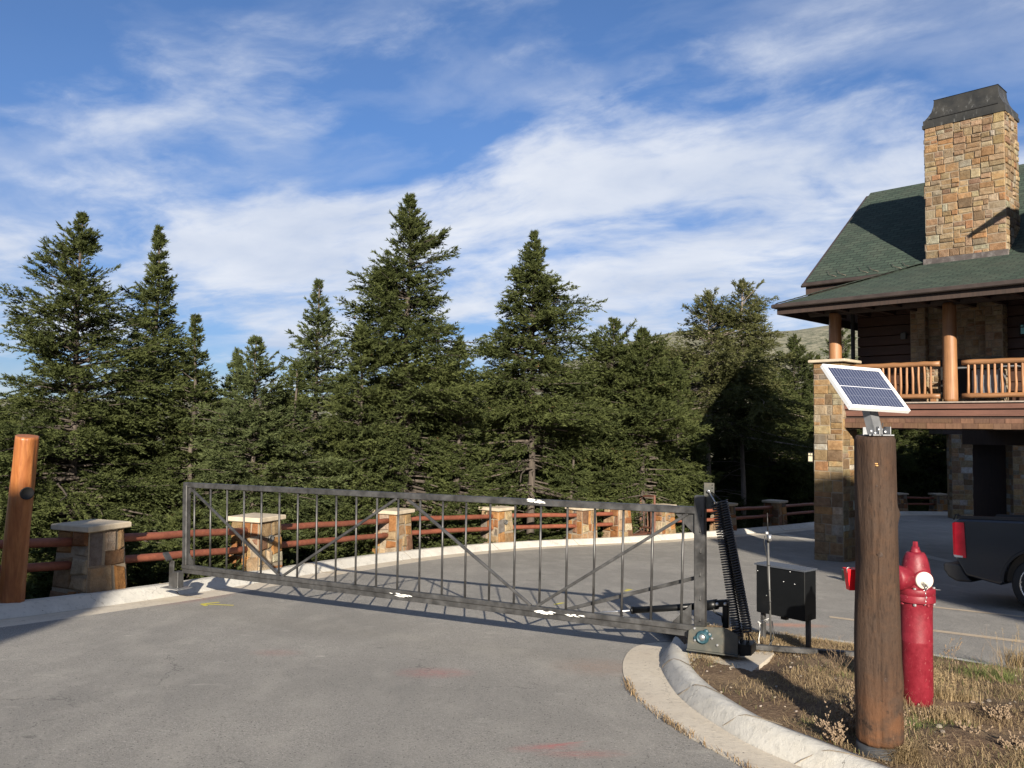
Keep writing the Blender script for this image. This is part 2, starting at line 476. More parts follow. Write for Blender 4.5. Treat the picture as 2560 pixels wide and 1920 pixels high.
# wood
def wood(name, lo, hi, axis='z', rough=.6, grain=1., stain=None, gs=26.):
    mt, k, bs = material(name)
    g = k.geopos() if axis != 'z' else k.geopos()
    sc = {'z': (1, 1, .05), 'u': (.05, .6, 1.), 'v': (.6, .05, 1)}[axis]
    rot = (0, 0, 0) if axis == 'z' else (0, 0, R(45.76) if axis == 'u' else R(45.76))
    vec = k.mapping(g, scale=sc, rot=(0, 0, 0)) if axis == 'z' else k.mapping(k.mapping(g, rot=rot), scale=sc)
    n = k.noise(vec, gs*grain, 6, .6, .3); n2 = k.noise(g, 1.8, 4, .6); n3 = k.noise(vec, gs*3.7*grain, 4, .6)
    c = k.mix(k.maprange(n, .3, .7), lo, hi)
    c = k.mix(k.maprange(n2, .4, .65, 0., .35), c, tuple(x*.6 for x in lo))
    c = k.mix(k.maprange(n3, .55, .75, 0., .45), c, tuple(x*.45 for x in lo))
    if stain: c = k.mix(k.maprange(k.noise(g, stain[1], 5, .6), .56, .64, 0., stain[2]), c, stain[0])
    k.put(bs.inputs['Base Color'], c); bs.inputs['Roughness'].default_value = rough
    k.put(bs.inputs['Normal'], k.bump(k.math('ADD', n, k.math('MULTIPLY', n3, .5)), .5, .006))
    return mt
mt, k, bs = material('weathered_log'); g = k.geopos()
va = k.mapping(g, scale=(1, 1, .045)); vb = k.mapping(g, scale=(1, 1, .16))
n1 = k.noise(va, 34, 7, .66); n2 = k.noise(g, 2.2, 6, .62); n3 = k.noise(vb, 75, 5, .7); n4 = k.noise(g, 11, 6, .7)
c = k.mix(k.maprange(n1, .3, .7), (.032, .018, .012), (.068, .040, .025))
c = k.mix(k.maprange(n2, .42, .62, 0., .5), c, (.052, .036, .027))
c = k.mix(k.maprange(n4, .5, .68, 0., .45), c, (.080, .042, .023))
c = k.mix(k.maprange(n3, .54, .68, 0., .85), c, (.019, .012, .009))
c = k.mix(k.maprange(k.noise(k.mapping(g, scale=(1, 1, .10), loc=(3, 1, 2)), 62, 4, .7), .70, .76, 0., .8), c, (.34, .26, .18))
zz = k.sep(g)[2]
c = k.mix(k.math('MULTIPLY', k.maprange(zz, .30, -.20), k.maprange(k.noise(g, 7, 6, .65), .40, .60)), c, (.125, .055, .024))
c = k.mix(k.math('MULTIPLY', k.maprange(zz, .32, .10), k.maprange(k.noise(k.mapping(g, loc=(5, 5, 5)), 13, 6, .75), .56, .62, 0., .85)), c, (.022, .013, .009))
k.put(bs.inputs['Base Color'], c); bs.inputs['Roughness'].default_value = .78; bs.inputs['Specular IOR Level'].default_value = .25
k.put(bs.inputs['Normal'], k.bump(k.math('ADD', k.math('MULTIPLY', n1, .8), k.math('SUBTRACT', n4, k.math('MULTIPLY', n3, .9))), .8, .008)); M['log_brown'] = mt
M['log_orange'] = wood('stained_log', (.22, .066, .018), (.37, .145, .045), rough=.42)
M['log_rail'] = wood('red_rail_log', (.155, .046, .026), (.25, .082, .045), axis='u', rough=.6, grain=.6)
M['lodge_log'] = wood('honey_log', (.23, .105, .042), (.34, .172, .078), rough=.5)
M['rail_wood'] = wood('rail_honey', (.21, .10, .042), (.31, .16, .075), axis='u', rough=.5)
M['fascia'] = wood('brown_fascia', (.115, .055, .038), (.18, .085, .06), axis='u', rough=.6)
M['shakes'] = wood('red_shakes', (.19, .075, .038), (.30, .13, .066), rough=.65)
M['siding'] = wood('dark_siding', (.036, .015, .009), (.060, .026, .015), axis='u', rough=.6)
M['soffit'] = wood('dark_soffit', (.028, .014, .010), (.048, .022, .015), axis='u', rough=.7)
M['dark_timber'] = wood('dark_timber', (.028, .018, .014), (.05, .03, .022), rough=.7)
# metals
def steel(name, lo, hi, rough=.42, metal=.75, weld=False):
    mt, k, bs = material(name)
    g = k.geopos()
    n1 = k.noise(g, 7, 7, .65); n2 = k.noise(k.mapping(g, scale=(1, 1, 1)), 55, 5, .7)
    c = k.mix(k.maprange(n1, .3, .7), lo, hi)
    c = k.mix(k.maprange(n2, .58, .75, 0., .5), c, (.16, .10, .07))
    k.put(bs.inputs['Base Color'], c); bs.inputs['Metallic'].default_value = metal
    k.put(bs.inputs['Roughness'], k.maprange(n1, .3, .7, rough-.1, rough+.18))
    return mt
M['steel'] = steel('raw_steel', (.042, .042, .042), (.110, .110, .110), .42, .55)
M['steel_mark'] = simple('white_marker', (.75, .74, .70), .7, var=.25, scale=60)
M['opbox'] = simple('operator_paint', (.062, .064, .056), .5, var=.15, scale=9, dirt=((.16, .13, .09), 7, .5))
M['black'] = simple('black_paint', (.0045, .0052, .006), .42, var=.12, scale=3, spec=.3, dirt=((.03, .028, .026), 2.2, .3))
M['spring'] = simple('black_spring', (.012, .013, .016), .32, var=.2, spec=.7)
M['bluecast'] = simple('blue_cast_iron', (.022, .062, .08), .45, var=.3, scale=40)
M['zinc'] = simple('zinc', (.52, .53, .54), .35, .85, var=.12)
M['conduit'] = simple('grey_conduit', (.10, .10, .097), .5, .3, var=.12)
M['rubber'] = simple('black_rubber', (.012, .012, .012), .7)
M['wire'] = simple('wire_black', (.02, .02, .02), .5)
M['whitewire'] = simple('wire_white', (.65, .65, .62), .6)
M['rust'] = simple('rusty_steel', (.12, .05, .032), .75, .2, var=.35, scale=25)
# hydrant paint
mt, k, bs = material('hydrant_red')
o = k.objco(); n1 = k.noise(o, 14, 7, .7); n2 = k.noise(o, 90, 4, .7)
c = k.mix(k.maprange(n1, .3, .7), (.115, .006, .013), (.20, .012, .024))
c = k.mix(k.maprange(k.noise(o, 42, 6, .75), .62, .66, 0., .8), c, (.42, .16, .15))
c = k.mix(k.maprange(k.noise(o, 21, 6, .75), .64, .68, 0., .8), c, (.17, .02, .025))
k.put(bs.inputs['Base Color'], c); k.put(bs.inputs['Roughness'], k.maprange(n1, .3, .7, .38, .62))
k.put(bs.inputs['Normal'], k.bump(k.math('ADD', k.math('MULTIPLY', n2, .35), n1), .5, .004)); bs.inputs['Specular IOR Level'].default_value = .4; M['hyd'] = mt
M['hydwhite'] = simple('hydrant_white', (.72, .69, .60), .45, var=.1, scale=30, dirt=((.4, .33, .24), 30, .4))
M['redplastic'] = simple('red_plastic', (.85, .012, .02), .4, var=.06)
M['teal'] = simple('teal_plastic', (.05, .12, .10), .5)
M['panelframe'] = simple('panel_frame', (.72, .73, .72), .35, .0, var=.04)
M['galv'] = simple('galvanised', (.25, .26, .275), .45, .5, var=.12, scale=18)
# solar cells : the fine conductors are part of the surface
mt, k, bs = material('solar_cells')
uvn = k.n.new('ShaderNodeUVMap'); ux, uy, _ = k.sep(uvn.outputs[0])
def lines(x, n, wd):
    f = k.math('FRACT', k.math('MULTIPLY', x, n))
    d = k.math('MINIMUM', f, k.math('SUBTRACT', 1., f))
    return k.math('LESS_THAN', d, wd*n)
L_ = k.math('MAXIMUM', lines(ux, 18, .0058), lines(uy, 4, .0028))
L2 = lines(uy, 2, .0075); L2 = k.math('MULTIPLY', L2, k.math('LESS_THAN', k.math('ABSOLUTE', k.math('SUBTRACT', uy, .5)), .1))
cn = k.noise(k.mapping(uvn.outputs[0], scale=(36, 4, 1)), 3, 3, .6)
c = k.mix(k.maprange(cn, .3, .7), (.016, .021, .050), (.030, .037, .080))
c = k.mix(k.math('MULTIPLY', L_, .62), c, (.20, .22, .27)); c = k.mix(L2, c, (.62, .64, .68))
k.put(bs.inputs['Base Color'], c); bs.inputs['Roughness'].default_value = .22
bs.inputs['Coat Weight'].default_value = .5; M['cells'] = mt
# shingles (uv in metres)
mt, k, bs = material('green_shingles')
uvn = k.n.new('ShaderNodeUVMap'); uv = uvn.outputs[0]
br = k.n.new('ShaderNodeTexBrick'); k.l.new(uv, br.inputs['Vector'])
br.inputs['Scale'].default_value = 1; br.inputs['Brick Width'].default_value = .26; br.inputs['Row Height'].default_value = .135
br.inputs['Mortar Size'].default_value = .013; br.inputs['Mortar Smooth'].default_value = .2
br.inputs['Color1'].default_value = (.020, .036, .027, 1); br.inputs['Color2'].default_value = (.044, .066, .048, 1); br.inputs['Mortar'].default_value = (.012, .018, .016, 1)
n2 = k.noise(k.geopos(), 70, 4, .7); n1 = k.noise(k.geopos(), 1.2, 5, .6)
c = k.mix(k.maprange(n2, .3, .7, 0., .45), br.outputs[0], (.062, .078, .062))
c = k.mix(k.maprange(n1, .45, .65, 0., .3), c, (.065, .068, .052))
k.put(bs.inputs['Base Color'], c); bs.inputs['Roughness'].default_value = .9; bs.inputs['Specular IOR Level'].default_value = .2
vrow = k.math('FRACT', k.math('DIVIDE', k.sep(uv)[1], .135))
k.put(bs.inputs['Normal'], k.bump(k.math('ADD', k.math('SUBTRACT', 1., br.outputs[1]), k.math('MULTIPLY', vrow, -.6)), .9, .02)); M['shingle'] = mt
M['flashing'] = simple('flashing', (.10, .085, .078), .45, .3, var=.2, scale=5, dirt=((.3, .28, .26), 9, .5))
mt, k, bs = material('copper_cap')
g = k.geopos(); st = k.noise(k.mapping(g, scale=(1, 1, .12)), 14, 6, .7)
c = k.mix(k.maprange(k.noise(g, 3, 6, .6), .3, .7), (.022, .023, .022), (.05, .048, .042))
hgt = k.maprange(k.sep(g)[2], EYE+7.72, EYE+7.25)
c = k.mix(k.math('MULTIPLY', k.maprange(st, .57, .72, 0., .6), hgt), c, (.34, .35, .34))
k.put(bs.inputs['Base Color'], c); bs.inputs['Roughness'].default_value = .5; bs.inputs['Metallic'].default_value = .3; M['copper'] = mt
M['gutter'] = simple('gutter_metal', (.045, .034, .029), .5, .1, var=.15, scale=4)
M['bronze'] = simple('bronze', (.16, .13, .10), .5, .4)
# foliage
def foliage(name, c0, c1, trans=.25):
    mt, k, bs = material(name)
    at = k.attr('Col'); r_ = k.sep(at)
    c = k.mix(r_[0], c0, c1)
    c = k.mix(k.math('MULTIPLY', k.math('GREATER_THAN', r_[1], .975), .75), c, (.16, .095, .045))
    k.put(bs.inputs['Base Color'], c); bs.inputs['Roughness'].default_value = .7; bs.inputs['Specular IOR Level'].default_value = .1
    tr = k.n.new('ShaderNodeBsdfTranslucent'); k.put(tr.inputs['Color'], k.mix(1., c, (1.2, 1.3, .6), 'MULTIPLY'))
    mx = k.n.new('ShaderNodeMixShader'); mx.inputs[0].default_value = trans
    k.l.new(bs.outputs[0], mx.inputs[1]); k.l.new(tr.outputs[0], mx.inputs[2])
    k.l.new(mx.outputs[0], k.n['Material Output'].inputs[0])
    return mt
M['fir'] = foliage('fir_needles', (.027, .037, .014), (.093, .108, .036))
M['firblue'] = foliage('blue_fir_needles', (.033, .045, .019), (.106, .126, .050))
M['pine'] = foliage('pine_needles', (.040, .046, .018), (.120, .124, .050))
M['grass'] = foliage('dry_grass', (.15, .105, .058), (.38, .29, .17), .2)
M['green_grass'] = foliage('green_grass', (.07, .095, .028), (.17, .19, .07), .2)
M['weed'] = foliage('dry_weed', (.13, .085, .045), (.30, .22, .13), .1)
M['bark'] = wood('grey_bark', (.045, .036, .029), (.11, .09, .072), rough=.95, grain=.7)
M['palebark'] = wood('pale_bark', (.16, .13, .105), (.30, .25, .21), rough=.95, grain=.7)
# truck
M['carpaint'] = simple('truck_paint', (.011, .017, .027), .16, .0, var=.03, scale=2., spec=.7)
M['glass_dark'] = simple('dark_glass', (.01, .012, .015), .08)
M['redlens'] = simple('red_lens', (.45, .006, .022), .15, var=.2, scale=8, spec=.7)
M['chrome'] = simple('chrome', (.6, .6, .6), .2, .95)
M['trim'] = simple('black_trim', (.015, .015, .016), .55)
M['lantern'] = simple('lantern_glass', (.55, .50, .36), .3)
M['tealreflect'] = simple('teal_reflection', (.12, .42, .42), .2)
M['winglass'] = simple('window_glass', (.02, .025, .03), .06, var=.05)

# ------------------------------------------------------------------ ground, road, kerbs
HK = .15
kp = [(216, 1483), (322, 1473.6), (425, 1457.5), (535, 1439.5), (645, 1426), (704, 1417.6), (799, 1401), (900, 1388), (990, 1377),
      (1110, 1366), (1245, 1355), (1350, 1350), (1456, 1346), (1546, 1342), (1653, 1335), (1740, 1330), (1845, 1322), (1951, 1313), (2044, 1304)]
KL = [G(x, y, HK) for x, y in kp]
# extend beyond the frame, then smooth the line
d0 = Vector((.50, .87, 0))
KL = [KL[0]-d0*14-Vector((6, 0, 0)), KL[0]-d0*9-Vector((2.5, 0, 0)), KL[0]-d0*5-Vector((.5, 0, 0)), KL[0]-d0*2] + KL
e = Vector((14.5, 38, 0)); KL += [Vector((17.5, 40.2, 0)), Vector((21, 41.2, 0)), Vector((27, 41.5, 0)), Vector((40, 41, 0)), Vector((60, 38, 0))]
def smooth2(pts, step=.45, it=12):
    pts = [Vector((p.x, p.y, 0)) for p in pts]; out = []
    for a, b in zip(pts, pts[1:]):
        n = max(1, int((b-a).length/step))
        out += [a.lerp(b, i/n) for i in range(n)]
    out.append(pts[-1])
    for _ in range(it):
        out = [out[0]]+[(out[i-1]+out[i]*2+out[i+1])/4 for i in range(1, len(out)-1)]+[out[-1]]
    return out
KC = smooth2(KL)
def normals2(line):
    out = []
    for i in range(len(line)):
        t = (line[min(i+1, len(line)-1)]-line[max(i-1, 0)]).normalized()
        out.append(Vector((t.y, -t.x, 0)))      # to the right of travel = towards the road
    return out
KN = normals2(KC)
def sweep(mb, line, nrm, prof, hz=zr):
    """prof: (offset towards road, height)"""
    secs = []
    for p, n in zip(line, nrm):
        q = []
        for o, h in prof:
            a = p+n*o
            q.append(Vector((a.x, a.y, hz(a.x, a.y)+h)))
        secs.append(q)
    mb.sections(secs, True)
mb = MB(); sweep(mb, KC, KN, [(-.30, -.7), (-.02, .13), (.0, HK), (.17, HK+.005), (.20, HK-.01), (.34, .045), (.37, .02), (.37, -.3)])
tag(mb.build('kerb', M['concrete']), kind='structure')
mb = MB(); sweep(mb, KC, KN, [(.372, -.1), (.374, .016), (.80, .010), (.83, -.1)])
tag(mb.build('gutter', M['pan']), kind='structure')
# asphalt sheet
mb = MB(); secs = []
fixd = Vector((.8, -.6, 0)); N = 46
for p, n in zip(KC, KN):
    a = p+n*.80; row = []
    for i in range(N+1):
        t = (i/N)**1.5*75
        q = a+fixd*t
        row.append(Vector((q.x, q.y, zr(q.x, q.y))))
    row[0] += Vector((random.uniform(-.015, .015), random.uniform(-.015, .015), 0.012))
    secs.append(row)
b = len(mb.v)
for s_ in secs: mb.v.extend(s_)
W = N+1
for i in range(len(secs)-1):
    for j in range(N): mb.face((b+i*W+j, b+(i+1)*W+j, b+(i+1)*W+j+1, b+i*W+j+1))
tag(mb.build('road', M['asphalt'], fixn=False), kind='structure')

# terrain sheet
kx = np.array([p.x for p in KC]); ky = np.array([p.y for p in KC])
tx = np.gradient(kx); ty = np.gradient(ky); tl = np.hypot(tx, ty); nxk, nyk = -ty/tl, tx/tl  # outward (left) normal
rng = np.random.default_rng(5)
def outside(X, Y):
    sh = X.shape; X = X.ravel(); Y = Y.ravel()
    out = np.zeros(len(X))
    for i0 in range(0, len(X), 4000):
        dx = X[i0:i0+4000, None]-kx[None]; dy = Y[i0:i0+4000, None]-ky[None]
        j = np.argmin(dx*dx+dy*dy, axis=1); ar = np.arange(len(j))
        out[i0:i0+4000] = dx[ar, j]*nxk[j]+dy[ar, j]*nyk[j]
    return out.reshape(sh)
azp = np.array([-1.6, -1.1, -.61, -.46, -.32, -.18, 0.01, .07, .145, .20, .30, .35, .61, 1.2, 1.6])
azh = np.array([.05, .04, .018, .022, .024, .03, .050, .071, .093, .104, .100, .105, .14, .2, .2])
def terr(X, Y):
    X = np.asarray(X, float); Y = np.asarray(Y, float)
    base = -.0651*Y-.0121*X+.03*np.maximum(0, Y-24)
    rr = np.hypot(X, Y)
    base = np.where(rr > 60, base*0+(-.0651*Y-.0121*X)*60/np.maximum(rr, 60)+.03*np.maximum(0, Y-24)*60/np.maximum(rr, 60), base)
    d = outside(X, Y)
    drop = np.where(d > 0, np.minimum(.10+.55*d, 7+.02*d), 0)
    drop = np.minimum(drop, 9)
    z = base-.07-drop
    az = np.arctan2(X, Y)
    E = np.interp(az, azp, azh)
    s_ = np.clip((rr-170)/1450, 0, 1); s_ = s_*s_*(3-2*s_)
    nz = 0
    for f_, a_ in ((.0031, 26), (.0077, 12), (.017, 4.5), (.041, 2.6), (.09, 2.2)):
        ph = rng.uniform(0, 6.28, 4)
        nz = nz+a_*np.sin(X*f_+ph[0]+1.3*np.sin(Y*f_*.7+ph[1]))*np.cos(Y*f_*1.1+ph[2])
    rng_state = None
    zm = EYE+1620*E+nz*np.clip((rr-250)/700, 0, 1)*.25
    return z*(1-s_)+zm*s_
xs = np.concatenate([-40-np.geomspace(1, 2960, 46)[::-1], np.arange(-40, 62, .8), 62+np.geomspace(1, 2960, 46)])
ys = np.concatenate([-30-np.geomspace(1, 700, 18)[::-1], np.arange(-30, 84, .8), 84+np.geomspace(1, 3300, 62)])
rng = np.random.default_rng(5)
XX, YY = np.meshgrid(xs, ys)
ZZ = terr(XX, YY)
V = np.stack([XX.ravel(), YY.ravel(), ZZ.ravel()], 1)
ny_, nx_ = XX.shape
ii = (np.arange(ny_-1)[:, None]*nx_+np.arange(nx_-1)[None]).ravel()
tag(mesh_np('ground', V, np.stack([ii, ii+1, ii+nx_+1, ii+nx_], 1), mat=M['hill'], smooth=True), kind='structure')
def gz(x, y):
    return zr(x, y)-.07-float(np.minimum(9, (lambda d: min(.10+.55*d, 7+.02*d) if d > 0 else 0)(float(outside(np.array([x]), np.array([y]))[0]))))

# island with kerb on the right
def Z8(x, y): return (1500+x*.31646, 1550+y*.31646)
pan_o = [(560, 180), (400, 178), (300, 198), (215, 255), (172, 350), (188, 470), (232, 560), (330, 665), (520, 805), (700, 935), (900, 1035), (1150, 1172), (1500, 1400), (2300, 1850)]
kin = [(560, 200), (478, 272), (465, 350), (500, 430), (600, 590), (760, 730), (920, 830), (1100, 950), (1300, 1050), (1560, 1150), (1900, 1300), (2600, 1640)]
kback = [(655, 178), (700, 245), (690, 330), (760, 425), (880, 530), (1000, 612), (1130, 692), (1250, 760), (1380, 830), (1600, 892), (1780, 950), (2000, 1050), (2212, 1130), (2700, 1340), (3300, 1640)]
PO = smooth2([G(*Z8(*p), .0) for p in pan_o], .1, 6)
KI = smooth2([G(*Z8(*p), .01) for p in kin], .1, 5)
KB = smooth2([G(*Z8(*p), HK) for p in kback], .1, 6)
def resample(line, n):
    L = [0]
    for a, b in zip(line, line[1:]): L.append(L[-1]+(b-a).length)
    out = []; j = 0
    for i in range(n):
        t = L[-1]*i/(n-1)
        while j < len(L)-2 and L[j+1] < t: j += 1
        f_ = (t-L[j])/max(1e-6, L[j+1]-L[j])
        out.append(line[j].lerp(line[j+1], min(1, f_)))
    return out
NN = 90
PO, KI, KB = (resample(l, NN) for l in (PO, KI, KB))
def at(p, h): return Vector((p.x, p.y, zr(p.x, p.y)+h))
mb = MB(); mb.smooth = False
rows = []; kr = random.Random(8)
for a, b in zip(KI, KB):
    # rounded face from gutter line to the back
    w1_, w2_ = kr.uniform(-.006, .006), kr.uniform(-.004, .004)
    rows.append([at(a, -.1), at(a, .012), at(a.lerp(b, .10+w1_), .045), at(a.lerp(b, .30+w1_*2), .122+w2_), at(a.lerp(b, .42+w1_), .148+w2_), at(a.lerp(b, .6), .158+w2_*.5), at(b, .150), at(b, -.1)])
mb.smooth = True; mb.sections(rows, True)
isl_kerb = tag(mb.build('kerb', M['concrete']), kind='structure')
mb = MB(); rows = [[at(a, -.08), at(a, .009), at(b, .013), at(b, -.08)] for a, b in zip(PO, KI)]
mb.sections(rows, True)
tag(mb.build('gutter', M['pan']), kind='structure')
# soil of the island: between the back of the kerb and the far flush edge
fe = [(1640, 1560), (1800, 1572), (1921, 1584), (2034, 1597), (2147, 1611), (2332, 1640), (2518, 1671), (2760, 1712), (3100, 1770), (3700, 1860), (4400, 1960)]
FE = resample(smooth2([G(x, y, .05) for x, y in fe], .1, 4), NN)
def soil_h(p, t):
    x, y = p.x, p.y
    b_ = .028*math.sin(3.1*x+1.7*math.sin(2.3*y))+.022*math.sin(5.3*y+2*math.sin(3.7*x))+.010*math.sin(13*x+4)*math.sin(11*y)
    edge = min(1, t*6)*min(1, (1-t)*6)
    return (.135*(1-t)+.055*t) + edge*(b_+.03)
SN = 44
rows = []; srand = random.Random(3)
for a, b in zip(KB, FE):
    row = []
    for j in range(SN+1):
        t = j/SN; p = a.lerp(b, t)
        q = at(p, soil_h(p, t)+(srand.uniform(-.008, .008) if 0 < j < SN else 0))
        row.append(q)
    rows.append(row)
mb = MB(); b_ = 0
for r_ in rows: mb.v.extend(r_)
for i in range(NN-1):
    for j in range(SN):
        mb.smooth = True
        mb.face((i*(SN+1)+j, (i+1)*(SN+1)+j, (i+1)*(SN+1)+j+1, i*(SN+1)+j+1))
tag(mb.build('soil', M['soil'], fixn=False), kind='structure')
for jx in (22, 40, 56, 71):
    q = MB(); a_, b_j = KI[jx], KB[jx]; pts = [at(a_, .018), at(a_.lerp(b_j, .11), .053), at(a_.lerp(b_j, .31), .128), at(a_.lerp(b_j, .43), .155), at(a_.lerp(b_j, .61), .163), at(b_j, .156)]
    jr = random.Random(jx); pts = [p+Vector((jr.uniform(-.01, .01), jr.uniform(-.01, .01), 0)) for p in pts]
    for p_, r_ in zip(pts, pts[1:]): q.bar(p_, r_, .006, .004)
    tag(q.build('kerb_joint', M['mortar']), kind='structure')
jd = 0
for i in range(1, len(KC)):
    jd += (KC[i]-KC[i-1]).length
    if jd > 3.0 and 2 < KC[i].y < 34:
        jd = 0; q = MB(); p, n = KC[i], KN[i]; pts = []
        for o_, h_ in ((.0, HK+.003), (.17, HK+.008), (.20, HK-.006), (.34, .049), (.37, .024), (.80, .014)):
            z_ = p+n*o_; pts.append(Vector((z_.x, z_.y, zr(z_.x, z_.y)+h_)))
        for p_, r_ in zip(pts, pts[1:]): q.bar(p_, r_, .009, .004)
        tag(q.build('kerb_joint', M['mortar']), kind='structure')
SOIL = rows
mb = MB()
sweep(mb, FE, normals2(FE), [(-.14, -.1), (-.14, .045), (0.02, .055), (0.02, -.1)])
tag(mb.build('kerb', M['concrete']), kind='structure')
def soilpt(px, py):
    """point on the island surface seen at that pixel"""
    q = G(px, py, .12)
    return Vector((q.x, q.y, zr(q.x, q.y)+.11))
# concrete pad below the gate operator
mb = MB(); pad = [G(1693, 1612, .16), G(1725, 1600, .16), G(1915, 1596, .16), G(1935, 1628, .16), G(1880, 1672, .16), G(1800, 1660, .16), G(1722, 1652, .16)]
mb.prism([Vector((p.x, p.y, zr(p.x, p.y)+.140)) for p in pad], (0, 0, -.2))
tag(mb.build('concrete_pad', M['pan']), kind='structure')
# leaf litter line along the gutter joint is scattered later

# painted marks on the asphalt
def strip(name, pts, mat, h=.004):
    mb = MB(); n = len(pts)
    v = []
    for (ax, ay), (bx, by) in pts:
        v.append((G(ax, ay), G(bx, by)))
    for (a, b), (c_, d_) in zip(v, v[1:]):
        m_ = 12
        for i in range(m_):
            q = [a.lerp(c_, i/m_), a.lerp(c_, (i+1)/m_), b.lerp(d_, (i+1)/m_), b.lerp(d_, i/m_)]
            mb.add([Vector((p.x, p.y, zr(p.x, p.y)+h)) for p in q], [(0, 1, 2, 3)])
    return tag(mb.build(name, mat), kind='structure')
strip('parking_line', [((2073, 1540.5), (2074, 1544.5)), ((2250, 1563), (2250, 1567.5)), ((2330, 1574), (2330, 1579)), ((2560, 1602), (2560, 1608)), ((2900, 1646), (2900, 1653))], M['line_paint'])
strip('parking_line', [((2250, 1505), (2250, 1507.5)), ((2330, 1516), (2330, 1519)), ((2560, 1541), (2560, 1544.5)), ((2800, 1568), (2800, 1572))], M['line_paint'])
strip('parking_line', [((1912, 1325), (1908, 1328)), ((1942, 1331), (1940, 1335.5)), ((2042, 1350.5), (2030, 1357)), ], M['white_paint'])
strip('parking_line', [((2270, 1376), (2262, 1383)), ((2312, 1386), (2310, 1394)), ((2390, 1405), (2386, 1409))], M['white_paint'])
mb = MB()
def tri_strip(pl, wd):
    for a, b in zip(pl, pl[1:]):
        t = (b-a).normalized(); n = Vector((t.y, -t.x, 0))*wd/2
        q = [a+n, b+n, b-n, a-n]
        mb.add([Vector((p.x, p.y, zr(p.x, p.y)+.004)) for p in q], [(0, 1, 2, 3)])
z2 = lambda x, y: G(440+x*.2893, 1150+y*.2893)
tri_strip([z2(498, 1258), z2(225, 1246)], .05)
mb2 = mb
tri_strip([z2(222, 1246), z2(375, 1231)], .055)
tri_strip([z2(222, 1246), z2(262, 1262)], .055)
tag(mb.build('arrow_marking', M['yellow_paint'], fixn=False), kind='structure')
mb = MB(); z3 = lambda x, y: G(1060+x*.2893, 1150+y*.2893)
tri_strip([z3(1130, 1250), z3(1205, 1235)], .05); tri_strip([z3(1735, 1135), z3(1790, 1120)], .06); tri_strip([z3(1790, 1120), z3(1740, 1118)], .05)
tag(mb.build('arrow_marking', M['yellow_paint'], fixn=False), kind='structure')

# ------------------------------------------------------------------ stone work
PAL = [tuple(.74*x for x in c_) for c_ in [(.38, .28, .155), (.42, .32, .185), (.33, .235, .13), (.25, .17, .105), (.37, .23, .115), (.33, .28, .20), (.26, .225, .18), (.46, .40, .29), (.38, .31, .20), (.28, .20, .125), (.40, .285, .15), (.31, .22, .13), (.36, .27, .15)]]
PAL_PILLAR = [tuple(.66*x for x in c_) for c_ in [(.44, .21, .08), (.40, .27, .15), (.47, .36, .23), (.27, .155, .095), (.48, .26, .10), (.25, .22, .20), (.52, .44, .33), (.37, .17, .075), (.42, .30, .18)]]
def ashlar(mb, Fn, W_, H_, rnd, mx=.34, mn=.09, pal=PAL, gap=.007, proud=.022, jit=.008, mh=None):
    mh = mh or mx*.75
    todo = [(0, 0, W_, H_)]; rects = []
    while todo:
        x, y, a, b = todo.pop()
        if a > mx*rnd.uniform(.75, 1.2) or b > mh*rnd.uniform(.7, 1.2):
            if (a/mx > b/mh and a > 2*mn) or b < 2*mn:
                c_ = a*rnd.uniform(.34, .66); todo += [(x, y, c_, b), (x+c_, y, a-c_, b)]
            else:
                c_ = b*rnd.uniform(.34, .66); todo += [(x, y, a, c_), (x, y+c_, a, b-c_)]
        else: rects.append((x, y, a, b))
    for x, y, a, b in rects:
        c_ = rnd.choice(pal); f_ = rnd.uniform(.75, 1.15)
        mb.cur = tuple(v*f_*rnd.uniform(.95, 1.05) for v in c_)
        d = rnd.uniform(.004, proud); bv = min(.013 if jit < .02 else .022, a*.16, b*.16)
        g_ = gap*rnd.uniform(.5, 1.)
        cs = []
        for (sx, sy) in ((0, 0), (1, 0), (1, 1), (0, 1)):
            X_ = x+g_+sx*(a-2*g_); Y_ = y+g_+sy*(b-2*g_)
            if 0 < x+sx*a < W_-1e-5 or False: X_ += rnd.uniform(-jit, jit)
            if 1e-5 < y+sy*b < H_-1e-5: Y_ += rnd.uniform(-jit, jit)
            cs.append((X_, Y_))
        if rnd.random() < .35:
            kk = rnd.randrange(4); X_, Y_ = cs[kk]; mx_, my_ = x+a/2, y+b/2; f_ = rnd.uniform(.03, .12); cs[kk] = (X_+(mx_-X_)*f_, Y_+(my_-Y_)*f_)
        cx = sum(p[0] for p in cs)/4; cy = sum(p[1] for p in cs)/4
        def ring(inset, n_):
            out = []
            for X_, Y_ in cs:
                dx, dy = cx-X_, cy-Y_
                out.append(Fn(X_+math.copysign(min(abs(dx), inset), dx), Y_+math.copysign(min(abs(dy), inset), dy), n_))
            return out
        base = len(mb.v)
        mb.v.extend([Vector(p) for p in ring(0, -.02)+ring(0, d-bv)+ring(bv, d)])
        # slightly rough face: a centre point pushed in or out
        mb.v.append(Vector(Fn(cx+rnd.uniform(-.2, .2)*a, cy+rnd.uniform(-.2, .2)*b, d+rnd.uniform(-.006, .010))))
        for r0 in (0, 4):
            for i in range(4): mb.face((base+r0+i, base+r0+(i+1) % 4, base+r0+4+(i+1) % 4, base+r0+4+i))
        for i in range(4): mb.face((base+8+i, base+8+(i+1) % 4, base+12))
    mb.cur = (1, 1, 1)
